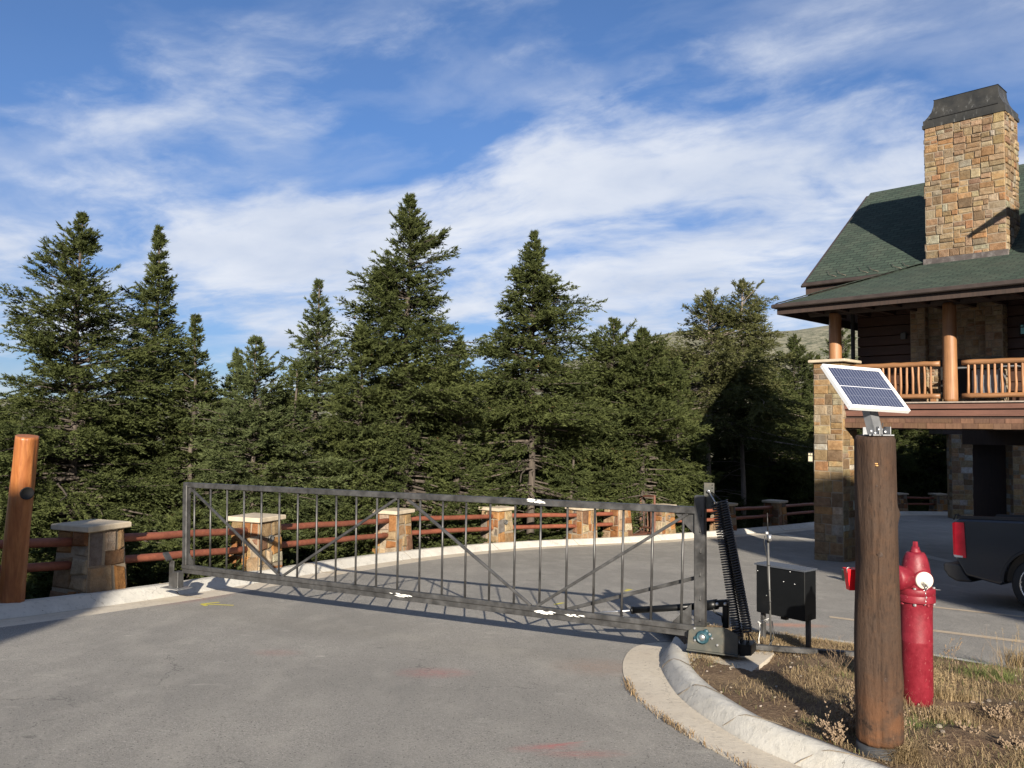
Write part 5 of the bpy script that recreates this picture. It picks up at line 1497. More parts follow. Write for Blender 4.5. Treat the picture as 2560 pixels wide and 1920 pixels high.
for (a_, b_, c_, d_) in ((2.32, 2.98, 3.0, 2.38), (3.06, 3.95, 3.5, 3.06)):
    q = MB(); q.prism([TP(a_, .085, 1.26), TP(b_, .085, 1.26), TP(c_, .10, 1.70), TP(d_, .10, 1.70)], tv*.02); q.build('window', M['glass_dark'], truck)
q = MB(); q.prism([TP(.03, .02, 1.272), TP(2.0, .02, 1.287), TP(2.0, .02, 1.325), TP(.10, .02, 1.315), TP(.03, .02, 1.295)], tv*.10); q.build('bed_rail', M['trim'], truck)
q = MB(); q.prism([TP(.03, 1.8, 1.272), TP(2.0, 1.8, 1.287), TP(2.0, 1.8, 1.325), TP(.06, 1.8, 1.315)], tv*.10); q.build('bed_rail', M['trim'], truck)
q = MB(); q.sections([[TP(-.035, -.006+e_, h) for e_, h in ((.0, 1.20), (.0, .72), (.12, .70), (.12, 1.22))], [TP(.0, -.02, 1.215), TP(.0, -.02, .70), TP(.0, .14, .68), TP(.0, .14, 1.23)], [TP(.13, -.02, 1.215), TP(.145, -.02, .70), TP(.13, .10, .68), TP(.13, .10, 1.23)]]); bo = q.build('tail_light', M['redlens'], truck)
q = MB(); q.prism([TP(-.03, -.026, .735), TP(.10, -.024, .725), TP(.10, -.024, .70), TP(-.01, -.026, .70)], tv*.01); q.build('reverse_lamp', M['zinc'], bo)
q = MB(); q.sections([[TP(-.035, 1.92, h) for h in (1.20, .72)]+[TP(-.035, 1.80, h) for h in (.72, 1.2)], [TP(.13, 1.94, h) for h in (1.215, .70)]+[TP(.13, 1.8, h) for h in (.70, 1.2)]]); q.build('tail_light', M['redlens'], truck)
q = MB(); q.prism([TP(u, .04, h) for u, h in ((-.20, .60), (.04, .60), (.10, .47), (.20, .345), (-.02, .335), (-.14, .40), (-.20, .50))], tv*1.84); bo = q.build('bumper', M['trim'], truck)
bv = bo.modifiers.new('bevel', 'BEVEL'); bv.width = .03; bv.segments = 3
q = MB(); q.prism([TP(-.012, .15, 1.24), TP(-.012, 1.77, 1.24), TP(-.012, 1.77, .68), TP(-.012, .15, .68)], tu*.02); q.build('tailgate', M['carpaint'], truck)
q = MB(); q.tube([TP(-.05, .10, 1.25), TP(-.02, .12, 1.33), TP(.05, .12, 1.30)], .012, 6); q.tube([TP(-.03, .2, 1.26), TP(-.01, .2, 1.34)], .01, 6); q.build('strap', M['rubber'], truck)
q = MB(); q.prism([TP(u, -.004, h) for u, h in ((.18, 1.10), (.75, 1.06), (.98, 1.0), (1.0, .985), (.75, 1.035), (.18, 1.075))], tv*.01); q.build('body_crease', M['carpaint'], truck)
for u_, h0_, h1_ in ((2.06, .42, 1.2), (3.02, .40, 1.2), (3.98, .40, 1.18)):
    q = MB(); q.bar(TP(u_, -.0015, h0_), TP(u_, -.0015, h1_), .008, .004, up=tv); q.build('panel_gap', M['rubber'], truck)
for u_ in (2.80, 3.75):
    q = MB(); q.bar(TP(u_, -.02, 1.08), TP(u_+.16, -.02, 1.08), .02, .025, up=tw, bev=.004); q.build('door_handle', M['trim'], truck)
q = MB(); q.box(TP(3.98, -.14, 1.28), (.14, .22, .17), (tu, tv, tw), .03); q.build('side_mirror', M['trim'], truck)
for cu in (1.10, 4.78):
    q = MB(); pts = arch(cu, .485, 20)
    for a_, b_ in zip(pts, pts[1:]): q.bar(TP(a_[0], -.004, a_[1]), TP(b_[0], -.004, b_[1]), .03, .035, up=tv)
    q.build('wheel_lip', M['trim'], truck)
    q = MB(); q.prism([TP(*(u, .16, h)) for u, h in arch(cu, .474, 20)], tv*.5); q.build('arch_liner', simple('dusty_liner', (.10, .085, .065), .9), truck)
    for v_ in (.13, 1.79):
        s_ = 1 if v_ < 1 else -1
        c_ = TP(cu, v_, .385)
        wh = empty('wheel', c_, None, None); wh.parent = truck; wh.location = c_-ORG[truck]; ORG[wh] = c_
        q = MB(); q.lathe([(.27, -.115), (.355, -.12), (.380, -.10), (.388, -.05), (.388, .05), (.380, .10), (.355, .12), (.27, .115)], c_, 40, tv); q.build('tyre', M['rubber'], wh)
        q = MB(); q.lathe([(.262, -.02), (.06, -.02), (.0, -.02)], c_-tv*s_*.02, 40, tv*s_); q.build('brake_disc', M['trim'], wh)
        q = MB(); q.lathe([(.250, -.04), (.250, -.10), (.268, -.122), (.282, -.118), (.276, -.06), (.272, -.04)], c_, 40, tv*s_)
        q.lathe([(.070, -.05), (.066, -.10), (.045, -.112), (0, -.114)], c_, 24, tv*s_)
        for k_ in range(6):
            for o_ in (-.13, .13):
                f_ = 2*math.pi*k_/6+o_; dv = tu*math.cos(f_)+tw*math.sin(f_); dv0 = tu*math.cos(f_-o_*.6)+tw*math.sin(f_-o_*.6); q.bar(c_+dv0*.05-tv*s_*.095, c_+dv*.262-tv*s_*.105, .034, .022, up=tv, bev=.004)
        q.build('rim', M['chrome'], wh)

# ------------------------------------------------------------------ conifers
def unit(a): return a/np.maximum(1e-9, np.linalg.norm(a, axis=-1, keepdims=True))
def conifer(seed, H, RR, base=.06, dens=13., tw=1., rel=.72, top_up=.9, lobes=.22, droop=.35, pine=False, gaps=0., sparse_low=0., bl=1., lean=0.):
    """returns (crown verts, quads, colours, limb list)"""
    g = np.random.default_rng(seed)
    nb = int(dens*H*4.0)
    fk = (1/tw)**1.25
    t = np.sort(g.uniform(0, 1, nb))**(.92)
    hz = H*(base+(1-base)*t*.985)
    th = g.uniform(0, 2*np.pi, nb)
    ph = g.uniform(0, 6.28, 4)
    prof = np.where(t < .72, (1-t)**rel, (.28**rel)*((1-t)/.28)**1.05)
    if pine: prof = np.clip(np.sin(np.pi*np.clip(t*.86+.14, 0, 1))**.6, .12, 1)
    lob = 1+lobes*np.sin(2*th+ph[0]+t*3)*.6+lobes*np.sin(3*th+ph[1]-t*7)*.6+lobes*np.sin(t*19+ph[2]+th)*.7
    r = RR*prof*lob*g.uniform(.55, 1.12, nb)+.05+.2*(1-t)
    # occasional long leader
    long_ = g.uniform(0, 1, nb) > .95
    r = np.where(long_, r*1.22, r)
    keep = g.uniform(0, 1, nb) > 1.15*gaps*(np.sin(t*31+ph[3]+2*np.sin(th))*.5+.5)
    keep &= ~((t < .25) & (g.uniform(0, 1, nb) < sparse_low))
    hz, th, r, t = hz[keep], th[keep], r[keep], t[keep]; nb = len(t)
    el = np.interp(t, [0, .35, .75, 1], [-.16, .02, .42, 1.15*top_up])+g.normal(0, .09, nb)
    dr = droop*np.interp(t, [0, .6, 1], [1, .8, .1])*g.uniform(.7, 1.3, nb)
    br = np.stack([np.cos(th), np.sin(th), np.zeros(nb)], 1)
    pr = np.stack([-np.sin(th), np.cos(th), np.zeros(nb)], 1)
    def bpos(i, s):
        L = r[i]; rad = L*s*np.cos(el[i]*.8)
        z = hz[i]+L*(np.sin(el[i])*s-dr[i]*s*s*.62+.30*dr[i]*s**4)
        off = pr[i]*(L*.07*np.sin(s*5+th[i]*3))[:, None]
        p = br[i]*rad[:, None]+off; p[:, 2] += z
        return p
    # limbs for the trunk mesh
    limbs = []
    for i in range(0, nb):
        if r[i] > .5:
            s = np.linspace(0, .9, 5); limbs.append((bpos(np.full(5, i), s), .006+.011*r[i]))
    # secondary branchlets
    m_ = np.maximum(4, (r*bl*12).astype(int)+4)
    ib = np.repeat(np.arange(nb), m_)
    s = g.uniform(.10, 1., len(ib))**(.80)
    p0 = bpos(ib, s); p1 = bpos(ib, np.minimum(1.05, s+.06)); fwd = unit(p1-p0)
    side = np.where(g.uniform(0, 1, len(ib)) < .5, -1., 1.)
    ang = g.uniform(.55, 1.15, len(ib))*(1-s*.45)
    tip = s > .93
    ang = np.where(tip, ang*.25, ang)
    d2 = fwd*np.cos(ang)[:, None]+pr[ib]*(side*np.sin(ang))[:, None]
    d2[:, 2] += g.normal(-.06, .27, len(ib))+np.where(t[ib] > .8, .25, 0)
    d2 = unit(d2)
    l2 = r[ib]*(.42*(1-s)**.7+.10)*g.uniform(.6, 1.25, len(ib))+.03+.07*(1-t[ib])
    # twigs
    k_ = np.maximum(4, ((l2*28+3)*fk).astype(int))
    it = np.repeat(np.arange(len(ib)), k_)
    q = g.uniform(.05, 1., len(it))
    base_p = p0[it]+d2[it]*(l2[it]*q)[:, None]
    base_p[:, 2] -= .12*l2[it]*q*q*(1 if not pine else .2)
    sd2 = np.cross(d2[it], np.array([0, 0, 1.])); sd2 = unit(sd2)
    sg = np.where(g.uniform(0, 1, len(it)) < .5, -1., 1.)
    a3 = g.uniform(.25, 1.05, len(it))
    d3 = d2[it]*np.cos(a3)[:, None]+sd2*(sg*np.sin(a3))[:, None]
    d3[:, 2] += g.normal(.08 if not pine else .35, .40, len(it))
    d3 = unit(d3)
    l3 = g.uniform(.08, .165, len(it))*tw
    wdt = g.uniform(.017, .031, len(it))*tw
    rnd = unit(g.normal(0, 1, (len(it), 3))); w1 = unit(np.cross(d3, rnd))
    tipp = base_p+d3*l3[:, None]
    bs_ = base_p+d3*(l3*.12)[:, None]
    v = np.stack([bs_+w1*(wdt*.8)[:, None], tipp, bs_-w1*(wdt*.8)[:, None]], 1).reshape(-1, 3)
    if lean: v[:, 0] += lean*v[:, 2]
    qd = np.arange(len(v)).reshape(-1, 3)
    bc = g.uniform(0, 1, nb)
    c0 = np.clip(.5*bc[ib][it]+.25*g.uniform(0, 1, len(it))+.28*q*s[it], 0, 1)
    c1 = g.uniform(0, 1, len(it))*.35+.65*g.uniform(0, 1, nb)[ib][it]
    colr = np.stack([c0, c1, c0*0], 1)
    return v, qd, colr, limbs
TREE = {}
USED = set()
LM = [(-400, 'the left edge of the photo'), (30, 'the orange log post'), (230, 'the shaded first pillar'), (440, 'the free end of the gate'), (640, 'the second pillar'), (830, 'the left half of the gate'),
      (980, 'the third pillar'), (1110, 'the gate middle'), (1245, 'the middle pillar'), (1350, 'the white paint mark on the gate rail'), (1460, 'the stair railing'), (1550, 'the close pair of pillars'), (1655, 'the pedestrian gate'),
      (1760, 'the hinge post'), (1850, 'the springs'), (1930, 'the antenna'), (2040, 'the stone pier'), (2130, 'the lodge corner column'), (2190, 'the brown log post'), (2262, 'the pillars under the deck'), (2400, 'the truck tail light'), (2560, 'the right edge of the photo')]
def where_(px): return min(LM, key=lambda q: abs(q[0]-px))[1]
def uniq(base):
    for suf in ('', ', left of its twin', ', right of its twin', ', nearer one', ', farther one', ', tallest one', ', lowest one'):
        if base+suf not in USED: USED.add(base+suf); return base+suf
    return base
def tree_mesh(key, seed, H, RR, mat, bark, trunk_r=.14, sticks=14, lean=0., **kw):
    v, qd, c, limbs = conifer(seed, H, RR, lean=lean, **kw)
    g = random.Random(seed)
    mb = MB(); n = 14
    pts = [Vector((lean*H*i/n+.03*math.sin(i*1.3+seed), .03*math.cos(i*1.1+seed), -1.2+(H+1.1)*i/n)) for i in range(n+1)]
    mb.tube(pts, [trunk_r*(1-.93*i/n)+.008 for i in range(n+1)], 10)
    lr = random.Random(seed+1)
    for pp, rad in limbs:
        if rad < .012 and lr.random() < .5: continue
        pp = [Vector((float(p[0]+lean*p[2]), float(p[1]), float(p[2]))) for p in pp]
        mb.tube(pp, [rad, rad*.8, rad*.6, rad*.4, rad*.2], 4, cap=False)
    base = kw.get('base', .06)
    for i in range(sticks):       # dead bare sticks under the crown
        z_ = H*(g.uniform(.02, max(.12, base+.16))); a_ = g.uniform(0, 6.28); l_ = RR*g.uniform(.35, .95)
        p0 = Vector((lean*z_, 0, z_)); d_ = Vector((math.cos(a_), math.sin(a_), g.uniform(-.25, .2)))
        mb.tube([p0, p0+d_*l_*.5, p0+d_*l_+Vector((0, 0, -.1*l_))], [.014, .009, .003], 4, cap=False)
    return (v, qd, c, mb, mat, bark)
def place_tree(spec, loc, label, rot=0., group=None, name='fir_tree'):
    v, qd, c, mb, mat, bark = spec
    loc = Vector(loc)
    cr, sr = math.cos(rot), math.sin(rot)
    vv = v.copy(); vv[:, 0], vv[:, 1] = v[:, 0]*cr-v[:, 1]*sr, v[:, 0]*sr+v[:, 1]*cr
    root = empty(name, loc, label, 'tree', group)
    cw = vv.reshape(-1, 3, 3).mean(1)+np.array(loc)
    if cw[:, 1].min() < 60 and cw[:, 1].max() > 0:      # branches trimmed back from the kerb
        do = outside(cw[:, 0], cw[:, 1])
        ok = (do > .45) | (cw[:, 2] > zr(loc[0], loc[1])+3.2)
        vv = vv.reshape(-1, 3, 3)[ok].reshape(-1, 3); c = c[ok]; qd = np.arange(len(vv)).reshape(-1, 3)
    mesh_np('crown', vv+np.array(loc), qd, c, mat, root, k=3)
    m2 = MB(); m2.v = [Vector((p.x*cr-p.y*sr, p.x*sr+p.y*cr, p.z))+loc for p in mb.v]; m2.f = mb.f; m2.c = mb.c; m2.sm = mb.sm
    if 0 < loc.y < 60:
        vx = np.array([tuple(p) for p in m2.v]); bad = (outside(vx[:, 0], vx[:, 1]) < .45) & (vx[:, 2] < zr(loc[0], loc[1])+3.2)
        kp_ = [i for i, f in enumerate(mb.f) if not any(bad[j] for j in f)]
        m2.f = [mb.f[i] for i in kp_]; m2.c = [mb.c[i] for i in kp_]; m2.sm = [mb.sm[i] for i in kp_]
    m2.build('trunk', bark, root, fixn=False)
    return root
def tree_at(px, py, D, R_px, seed, label, mat=None, bark=None, px_base=None, name='fir_tree', group=None, **kw):
    """crown top seen at (px,py) at distance D; R_px half width of the crown foot"""
    top = P(px, py, D); x, y = top.x, top.y
    zb = gz(x, y); H = top.z-zb
    kw['tw'] = kw.get('tw', 1.)*min(1.15, max(.6, D/27))
    spec = tree_mesh(None, seed, H, R_px/F*D, mat or M['fir'], bark or M['bark'], trunk_r=max(.09, H*.0135) if not name.startswith('pine') else .15, **kw)
    return place_tree(spec, (x, y, zb), label, rot=seed*.7, name=name, group=group), spec
specs = {}
_, specs['a'] = tree_at(205, 522, 17.0, 310, 101, 'tall broad fir with many leaders, the leftmost big tree behind the log post', lobes=.34, rel=.56, dens=16, gaps=.15, droop=.45)
tree_at(-60, 760, 16.5, 170, 118, 'dense fir filling the left edge of the photo behind the orange post', dens=13)
_, specs['b'] = tree_at(398, 556, 19.5, 185, 102, 'narrow pointed fir, second tall tree from the left', rel=.72, dens=15, lobes=.28, gaps=.15)
tree_at(490, 780, 18.5, 115, 103, 'slim fir leaning against the right side of the second tall fir', dens=13, rel=.6)
_, specs['c'] = tree_at(642, 835, 17.5, 235, 104, 'shorter bushy fir behind the left end of the gate', mat=M['firblue'], dens=14, rel=.8)
tree_at(595, 870, 20.5, 165, 119, 'thin bluish fir tip just left of the small gap of sky', mat=M['firblue'], dens=12)
_, specs['d'] = tree_at(797, 692, 22.5, 215, 105, 'open pointed fir with visible trunk, left of the tallest tree', mat=M['firblue'], dens=12, gaps=.45, rel=.75)
_, specs['e'] = tree_at(1025, 478, 20.0, 262, 106, 'tallest fir in the middle of the photo, broad and ragged', lobes=.30, rel=.66, dens=18, gaps=.22, droop=.5)
tree_at(905, 800, 18.8, 150, 107, 'low dense fir in front of the left half of the tallest tree', dens=14, rel=.75)
tree_at(740, 900, 17.8, 150, 120, 'low dense fir over the first stone pillar seen through the gate', dens=13, rel=.8)
tree_at(1150, 840, 21.0, 120, 108, 'dense fir between the tallest tree and the dark pointed fir', dens=13, rel=.7)
_, specs['f'] = tree_at(1335, 576, 23.5, 185, 109, 'dark pointed fir right of the tallest tree, with bare lower trunk', base=.22, rel=.72, dens=14, sparse_low=.4, lobes=.26, droop=.3)
tree_at(1432, 1048, 24.0, 75, 110, 'small bright young fir standing below the dark pointed fir', mat=M['green_fir'] if 'green_fir' in M else M['fir'], dens=13, rel=.9)
tree_at(1462, 905, 27.0, 125, 111, 'plain fir just right of the dark pointed fir, below the ridge', dens=12, rel=.55)
_, specs['g'] = tree_at(1533, 792, 27.0, 205, 112, 'round topped dense fir under the mountain ridge, left of two close firs', rel=.42, dens=12, lobes=.35)
tree_at(1608, 820, 26.0, 170, 113, 'brownish dense fir under the mountain ridge, right of two close firs', rel=.42, dens=12)
tree_at(1772, 730, 38, 165, 114, 'pine with forked pale bare trunk, left of the two tall pines', mat=M['pine'], bark=M['palebark'], base=.50, rel=.5, dens=5.2, tw=.95, droop=.15, top_up=1.2, name='pine_tree', lobes=.5, gaps=.5, sticks=26)
tree_at(1856, 697, 38.5, 140, 115, 'taller pine with pale trunk, right of the two tall pines', mat=M['pine'], bark=M['palebark'], base=.50, rel=.5, dens=5.2, tw=.95, droop=.15, top_up=1.2, name='pine_tree', lobes=.5, gaps=.5, sticks=26)
_, specs['h'] = tree_at(1985, 832, 46, 190, 116, 'dense fir between the pines and the stone pier of the lodge', dens=9, rel=.6)
tree_at(1925, 905, 43, 150, 122, 'lower fir filling the space right of the two tall pines', dens=9, rel=.6)
tree_at(2045, 880, 47, 150, 123, 'fir just left of the lodge pier top', dens=8, rel=.6)
tree_at(1695, 905, 30, 105, 117, 'bushy fir below and left of the two tall pines', dens=11)
tree_at(2105, 745, 48, 110, 121, 'greyish fir seen behind the corner log column of the deck', mat=M['firblue'], dens=8, gaps=.35)
# the wood behind: copies of the firs above, each a tree of its own
rowtxt = 'evergreen tree standing back in the wood behind the front row of firs'
keys = list(specs)
fr = random.Random(77)
protos = {}
def proto_copy(key, loc, sc, rot, label, group):
    if key not in protos:
        protos[key] = place_tree(specs[key], loc, label, rot=rot, group=group)
        return
    src = protos[key]
    c = copy_thing(src, loc, label); c['group'] = group; c.rotation_euler = (0, 0, rot); c.scale = (sc, sc, sc)
fill = []
for row, (D0, D1, n, topy) in enumerate(((21, 25, 9, 1000), (27, 32, 12, 930), (34, 40, 13, 930), (43, 52, 14, 960))):
    for i in range(n):
        px = -150+(2650)*(i+.5)/n+fr.uniform(-70, 70)
        if row == 0 and px > 1500: continue
        if row == 1 and px > 1620: continue
        D = fr.uniform(D0, D1)
        ty = topy+fr.uniform(-60, 60)
        if px < 720: ty = max(ty, 1010)
        if 700 < px < 1000: ty = max(ty, 960)
        if px > 1620: ty = max(ty, 1010 if row == 2 and px < 1960 else 960)
        if px > 1850: D = max(D, 45)
        fill.append((px, ty, D))
for px in (1905, 2000, 2075, 2165, 2250, 2330, 2400): fill.append((px+fr.uniform(-20, 20), 960, fr.uniform(44, 50)))
for i, (px, ty, D) in enumerate(fill):
    key = keys[(i*5+i//3) % len(keys)]
    p = P(px, ty, D); zb = gz(p.x, p.y)
    if zb > p.z-2: continue
    spec = specs[key]; Hs = float(spec[0][:, 2].max())
    sc = (p.z-zb)/Hs
    if outside(np.array([p.x]), np.array([p.y]))[0] < 1.5: continue
    if key not in protos: sc_first = Hs
    rt_ = fr.uniform(0, 6.28)
    rowtxt = uniq('%s evergreen back in the wood above %s' % ('nearer' if D < 26 else 'middle distance' if D < 33 else 'distant' if D < 42 else 'farthest', where_(px)))
    if key not in protos:
        protos[key] = place_tree(spec, (p.x, p.y, zb), rowtxt, rot=0, group='evergreens of the wood behind the front row')
        protos[key].scale = (sc,)*3; protos[key].rotation_euler = (0, 0, rt_)
    else:
        proto_copy(key, (p.x, p.y, zb), sc, rt_, rowtxt, 'evergreens of the wood behind the front row')
# evergreens behind the camera that throw the shade on the left
for i, (x, y, hh, k2) in enumerate(((-8.4, -11, 8.0, 'a'),)):
    Hs = float(specs[k2][0][:, 2].max()); zb = zr(x, y)
    proto_copy(k2, (x, y, zb-.2), hh/Hs, 1.3*i, uniq('evergreen tree behind the viewer at the left'), 'evergreens behind the viewer')

# low young firs and brush right behind the kerb
br_ = random.Random(12)
shrub_specs = [tree_mesh(None, 300+i, 1.6, .72, M['fir'], M['bark'], trunk_r=.03, sticks=2, dens=26, rel=.7, bl=1.3, base=.0, tw=.5) for i in range(3)]
sp = [None]*3
j = 0
d_acc = 0
for i in range(2, len(KC)):
    if KC[i].y > 32 or KC[i].y < 3: continue
    d_acc += (KC[i]-KC[i-1]).length
    if d_acc > 1.0:
        d_acc = 0
        o_ = br_.uniform(1.0, 1.9); p = KC[i]-KN[i]*o_
        k3 = j % 3; zb = gz(p.x, p.y); s_ = br_.uniform(.75, 1.25)
        lab = uniq('low young fir near %s' % where_(1280+F*p.x/p.y)); grp = 'low young firs behind the kerb'
        if abs(KC[i].y-25) < 1.2: continue
        if sp[k3] is None:
            sp[k3] = place_tree(shrub_specs[k3], (p.x, p.y, zb-.1), lab, rot=0, group=grp, name='young_fir')
            sp[k3].scale = (s_, s_, s_*1.1)
        else:
            c = copy_thing(sp[k3], (p.x, p.y, zb-.1), lab); c.rotation_euler = (0, 0, br_.uniform(0, 6.28)); c.scale = (s_*1.1, s_*1.1, s_)
        j += 1

# ------------------------------------------------------------------ grass and weeds on the island
gr = np.random.default_rng(21)
def isl_points(n, wfun=None):
    a = gr.uniform(0, NN-1.001, n*3); b = gr.uniform(0, SN-.001, n*3)
    i = a.astype(int); j = b.astype(int); fa = a-i; fb = b-j
    A = np.array([[tuple(p) for p in r] for r in SOIL])
    p = (A[i, j]*(1-fa)[:, None]*(1-fb)[:, None]+A[i+1, j]*fa[:, None]*(1-fb)[:, None]+A[i, j+1]*(1-fa)[:, None]*fb[:, None]+A[i+1, j+1]*fa[:, None]*fb[:, None])
    t = b/SN
    w_ = np.ones(len(p)) if wfun is None else wfun(p, t)
    ok = gr.uniform(0, 1, len(p)) < w_
    return p[ok][:n]
def blades(p, ln, lean, wd, flat=False):
    n = len(p); a = gr.uniform(0, 2*np.pi, n); d = np.stack([np.cos(a), np.sin(a), np.zeros(n)], 1)
    l_ = ln*gr.uniform(.4, 1.2, n); le = lean*gr.uniform(.4, 1.3, n)
    sdv = np.stack([-np.sin(a), np.cos(a), np.zeros(n)], 1)
    up = np.array([0, 0, 1.])
    if flat:
        m1 = p+d*(l_*.5)[:, None]+up*(.012+.03*gr.uniform(0, 1, n))[:, None]; tp = p+d*l_[:, None]+up*(.004+.035*gr.uniform(0, 1, n))[:, None]
    else:
        m1 = p+d*(l_*le*.3)[:, None]+up*(l_*.55)[:, None]; tp = p+d*(l_*le)[:, None]+up*(l_*(1-.35*le))[:, None]
    w_ = wd*gr.uniform(.6, 1.3, n)
    sv = sdv*w_[:, None]
    v = np.stack([p-sv*.8, p+sv*.8, m1+sv*.7, m1-sv*.7, m1-sv*.7, m1+sv*.7, tp+sv*.1, tp-sv*.1], 1).reshape(-1, 3)
    q = np.arange(len(v)).reshape(-1, 4)
    c = np.stack([np.repeat(gr.uniform(0, 1, n), 2), np.repeat(gr.uniform(0, .97, n), 2), np.zeros(2*n)], 1)
    return v, q, c
def patchy(sc_, ph, thr):
    def f(p, t):
        v = np.sin(p[:, 0]*sc_+ph+1.5*np.sin(p[:, 1]*sc_*.8))*np.sin(p[:, 1]*sc_*1.1+ph*2+np.sin(p[:, 0]*sc_*.6))
        near = np.clip((p[:, 0]-1.5)/1.6, .10, 1)
        return np.clip((v-thr)*1.8+.18, .015, 1)*near
    return f
pts = isl_points(34000, patchy(2.6, 1.2, -.3)); v, q, c = blades(pts, .075, .8, .0016, True)
tag(mesh_np('straw', v, q, c, M['grass']), kind='stuff')
pts = isl_points(9000, patchy(1.9, .3, .25)); v, q, c = blades(pts, .045, 1.1, .0014)
tag(mesh_np('dry_grass', v, q, c, M['grass']), kind='stuff')
pts = isl_points(7000, patchy(2.3, 3.3, .12)); v, q, c = blades(pts, .05, .9, .0015)
tag(mesh_np('green_grass', v, q, c, M['green_grass']), kind='stuff')
def tuft(name, px, py, n, ln, rad, label, mat, lean=.7, wd=.0022, cat='grass tuft', heads=0, group=None):
    b0 = soilpt(px, py); n_ = n
    p = np.array(b0)[None]+np.stack([gr.normal(0, rad, n_), gr.normal(0, rad, n_), np.full(n_, -.02)], 1)
    v, q, c = blades(p, ln, lean, wd)
    root = empty(name, b0, label, cat, group)
    mesh_np('blades', v, q, c, mat, root)
    if heads:
        hp = np.array(b0)[None]+np.stack([gr.normal(0, rad*1.1, heads), gr.normal(0, rad*1.1, heads), np.zeros(heads)], 1)
        V_, Q_, C_ = [], [], []
        k0 = 0
        for h_ in hp:
            L_ = ln*gr.uniform(1.1, 1.7); a = gr.uniform(0, 6.28); le = gr.uniform(.02, .25)
            tip = h_+np.array([math.cos(a)*le*L_, math.sin(a)*le*L_, L_])
            # stem
            sd_ = np.array([.0012, 0, 0]); V_ += [h_-sd_, h_+sd_, tip+sd_*.5, tip-sd_*.5]; Q_.append([k0, k0+1, k0+2, k0+3]); C_.append([.6, .3, 0]); k0 += 4
            for z_ in range(16):     # seed head: little spikelets
                f_ = gr.uniform(.62, 1.); pp = h_+(tip-h_)*f_; dd = gr.normal(0, 1, 3); dd[2] = abs(dd[2])*1.2; dd /= np.linalg.norm(dd)
                e_ = pp+dd*gr.uniform(.008, .02); s2 = np.cross(dd, gr.normal(0, 1, 3)); s2 = s2/np.linalg.norm(s2)*.0022
                V_ += [pp, (pp+e_)/2+s2, e_, (pp+e_)/2-s2]; Q_.append([k0, k0+1, k0+2, k0+3]); C_.append([gr.uniform(.4, 1), .2, 0]); k0 += 4
        mesh_np('seed_stalks', np.array(V_), np.array(Q_), np.array(C_), M['grass'], root)
    return root
tuft('grass_tuft', 2345, 1745, 700, .13, .07, 'golden dry grass tuft at the right foot of the red hydrant', M['grass'], .5, heads=26)
tuft('grass_tuft', 2265, 1752, 420, .14, .05, 'dry grass with tall seed stalks in front of the red hydrant', M['grass'], .45, heads=22)
tuft('grass_tuft', 2400, 1745, 420, .10, .06, 'low golden grass tuft right of the hydrant foot', M['grass'], .6, heads=14)
tuft('grass_tuft', 2262, 1908, 520, .19, .026, 'pale green spreading grass clump at the right foot of the brown post', M['grass'], 1.0, .0026)
tuft('grass_tuft', 2290, 1840, 500, .12, .08, 'olive green grass right of the brown post', M['green_grass'], .8)
tuft('grass_tuft', 2375, 1800, 460, .11, .10, 'yellow green grass patch below the hydrant', M['grass'], .7)
tuft('grass_tuft', 2030, 1822, 360, .085, .05, 'short green grass tuft beside the pale kerb left of the post', M['green_grass'], .7)
tuft('grass_tuft', 1925, 1770, 260, .06, .10, 'low green grass along the back of the pale kerb', M['green_grass'], .8)
tuft('grass_tuft', 2480, 1690, 500, .12, .12, 'dark green grass at the far edge of the soil strip', M['green_grass'], .8)
tuft('grass_tuft', 2545, 1660, 300, .22, .06, 'long pale grass stalks at the right edge of the photo', M['grass'], .8, heads=8)
def weed(px, py, H, n, seed, label, mat='weed', spread=.5, bulbs=True):
    b0 = soilpt(px, py); rr_ = random.Random(seed); root = empty('dry_weed', b0, label, 'weed')
    st, hd = MB(), MB()
    def grow(p, d, l, r, lev):
        pts = [p]; dd = d.copy()
        for i in range(4):
            dd = (dd+Vector((rr_.uniform(-.16, .16), rr_.uniform(-.16, .16), .04))).normalized(); pts.append(pts[-1]+dd*l/4)
        st.tube(pts, [r, r*.85, r*.7, r*.6, r*.45], 5, cap=False)
        if lev < 2:
            for i in range(rr_.randint(2, 4)):
                q_ = pts[rr_.randint(1, 4)]; a = rr_.uniform(0, 6.28)
                grow(q_, (dd*.8+Vector((math.cos(a), math.sin(a), rr_.uniform(.1, .7)))*.7).normalized(), l*rr_.uniform(.35, .6), r*.6, lev+1)
        if bulbs:
            for q_ in ([pts[-1]]+([pts[-2]] if lev else [])):
                s_ = rr_.uniform(.0035, .007); hd.lathe([(s_*.4, -s_), (s_, -.2*s_), (s_*.8, s_*.7), (0, s_)], q_, 6, dd)
    for i in range(n):
        a = rr_.uniform(0, 6.28); s_ = rr_.uniform(.1, spread)
        grow(b0+Vector((rr_.gauss(0, .025), rr_.gauss(0, .025), -.02)), Vector((math.cos(a)*s_, math.sin(a)*s_, 1)).normalized(), H*rr_.uniform(.6, 1.), .0022, 0)
    st.build('stems', M['grass'] if mat == 'grass' else simple('weed_stem', (.20, .14, .085), .9, var=.3), root, fixn=False)
    if bulbs: hd.build('seed_heads', simple('seed_head', (.20, .145, .095), .9, var=.4, scale=200), root, fixn=False)
    return root
weed(2125, 1842, .24, 16, 1, 'dense brown weed with small round seed heads at the left foot of the post')
weed(2085, 1862, .16, 12, 2, 'low brown weed with seed heads on the kerb edge left of the post')
weed(2158, 1800, .20, 9, 3, 'dark brown upright weed close to the left side of the post')
weed(2098, 1690, .30, 7, 4, 'tall pale branching weed beyond the post, over the ground tube', spread=.6, bulbs=False)
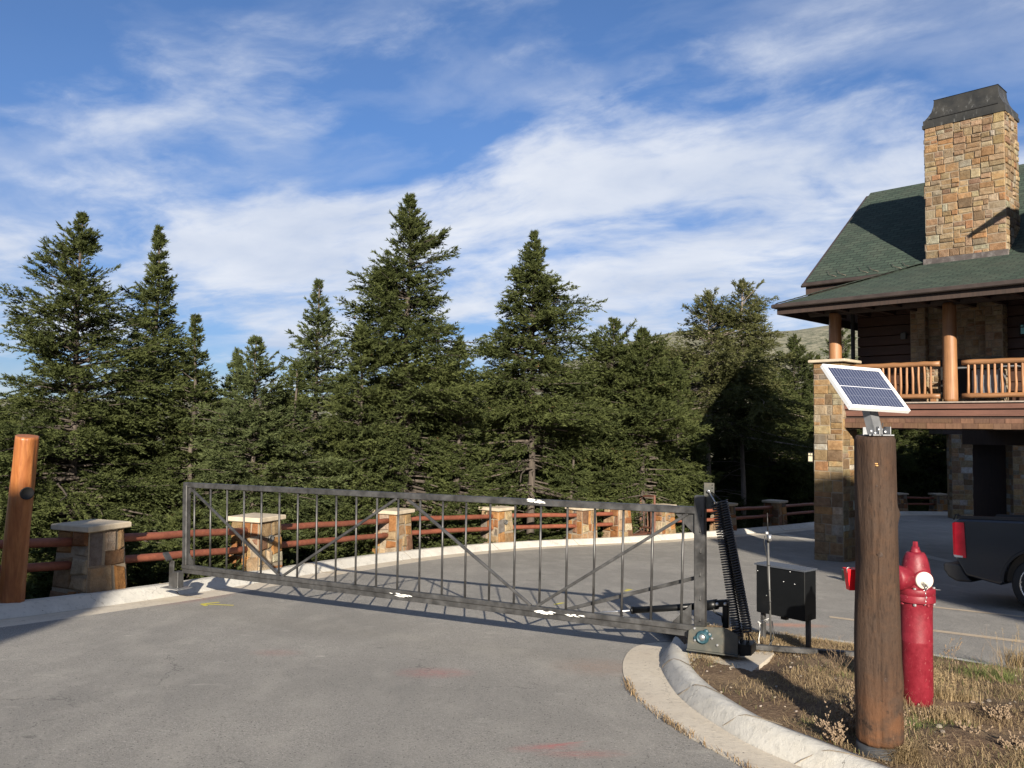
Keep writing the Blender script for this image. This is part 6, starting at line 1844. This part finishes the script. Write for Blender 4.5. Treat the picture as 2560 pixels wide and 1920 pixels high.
weed(2230, 1880, .30, 6, 5, 'thin weed stalks in front of the right side of the post', spread=.35)
weed(2212, 1868, .26, 5, 6, 'thin orange tipped weed stalk in front of the post', spread=.3)
weed(2382, 1705, .35, 2, 7, 'single tall thin weed stalk right of the hydrant', spread=.15)
weed(2520, 1720, .40, 3, 8, 'tall pale stalks leaning at the right edge of the photo', spread=.9, bulbs=False)
weed(2430, 1850, .10, 14, 9, 'low grey brown weed mat in the lower right corner', spread=1.2)
weed(2500, 1800, .10, 14, 10, 'low brown weed mat under the tall stalks at the right', spread=1.2)
weed(2530, 1890, .12, 16, 13, 'pale speckled weed mat at the very corner of the photo', spread=1.2)
weed(2340, 1890, .10, 12, 11, 'low brown weed between the post foot and the corner of the photo', spread=1.1)
# litter along the joint of the gutter and the asphalt
lit = []
for i in range(34, 78):
    for _ in range(int((5+9*max(0, math.sin(i*.37)+.5))*(1 if i < 60 else .6))):
        a = PO[i]; o = Vector((random.gauss(0, .018), random.gauss(0, .018), 0)); lit.append((a.x+o.x, a.y+o.y, zr(a.x, a.y)+.006))
v, q, c = blades(np.array(lit), .030, .9, .003, True); tag(mesh_np('leaf_litter', v, q, c, M['weed']), kind='stuff')
pb = MB(); pr_ = random.Random(31)
for p in isl_points(420):
    s_ = pr_.uniform(.004, .014)*(1.6 if pr_.random() > .93 else 1); f_ = pr_.uniform(.5, 1.3); pb.cur = (f_, f_*pr_.uniform(.93, 1), f_*pr_.uniform(.85, 1))
    pb.lathe([(s_*.5, -.4*s_), (s_, .0), (s_*.7, s_*.5), (0, s_*.6)], Vector((float(p[0]), float(p[1]), float(p[2])+s_*.2)), 6, (pr_.uniform(-.4, .4), pr_.uniform(-.4, .4), 1), smooth=False)
pb.cur = (1, 1, 1)
mt, k, bs = material('pebble'); k.put(bs.inputs['Base Color'], k.mix(1., (.26, .23, .19), k.attr('Col'), 'MULTIPLY')); bs.inputs['Roughness'].default_value = .9
tag(pb.build('gravel', mt, fixn=False), kind='stuff')
# orange leaf on the soil
lf = MB(); b0 = soilpt(2080, 1858); lf.lathe([(.0, 0), (.016, .004), (.022, .002), (.0, .014)], b0+Vector((0, 0, .02)), 7, (.3, -.6, .6)); tag(lf.build('dead_leaf', simple('orange_leaf', (.55, .20, .04), .8, var=.3), loc=b0), 'small curled orange leaf on the kerb edge left of the post', 'leaf')
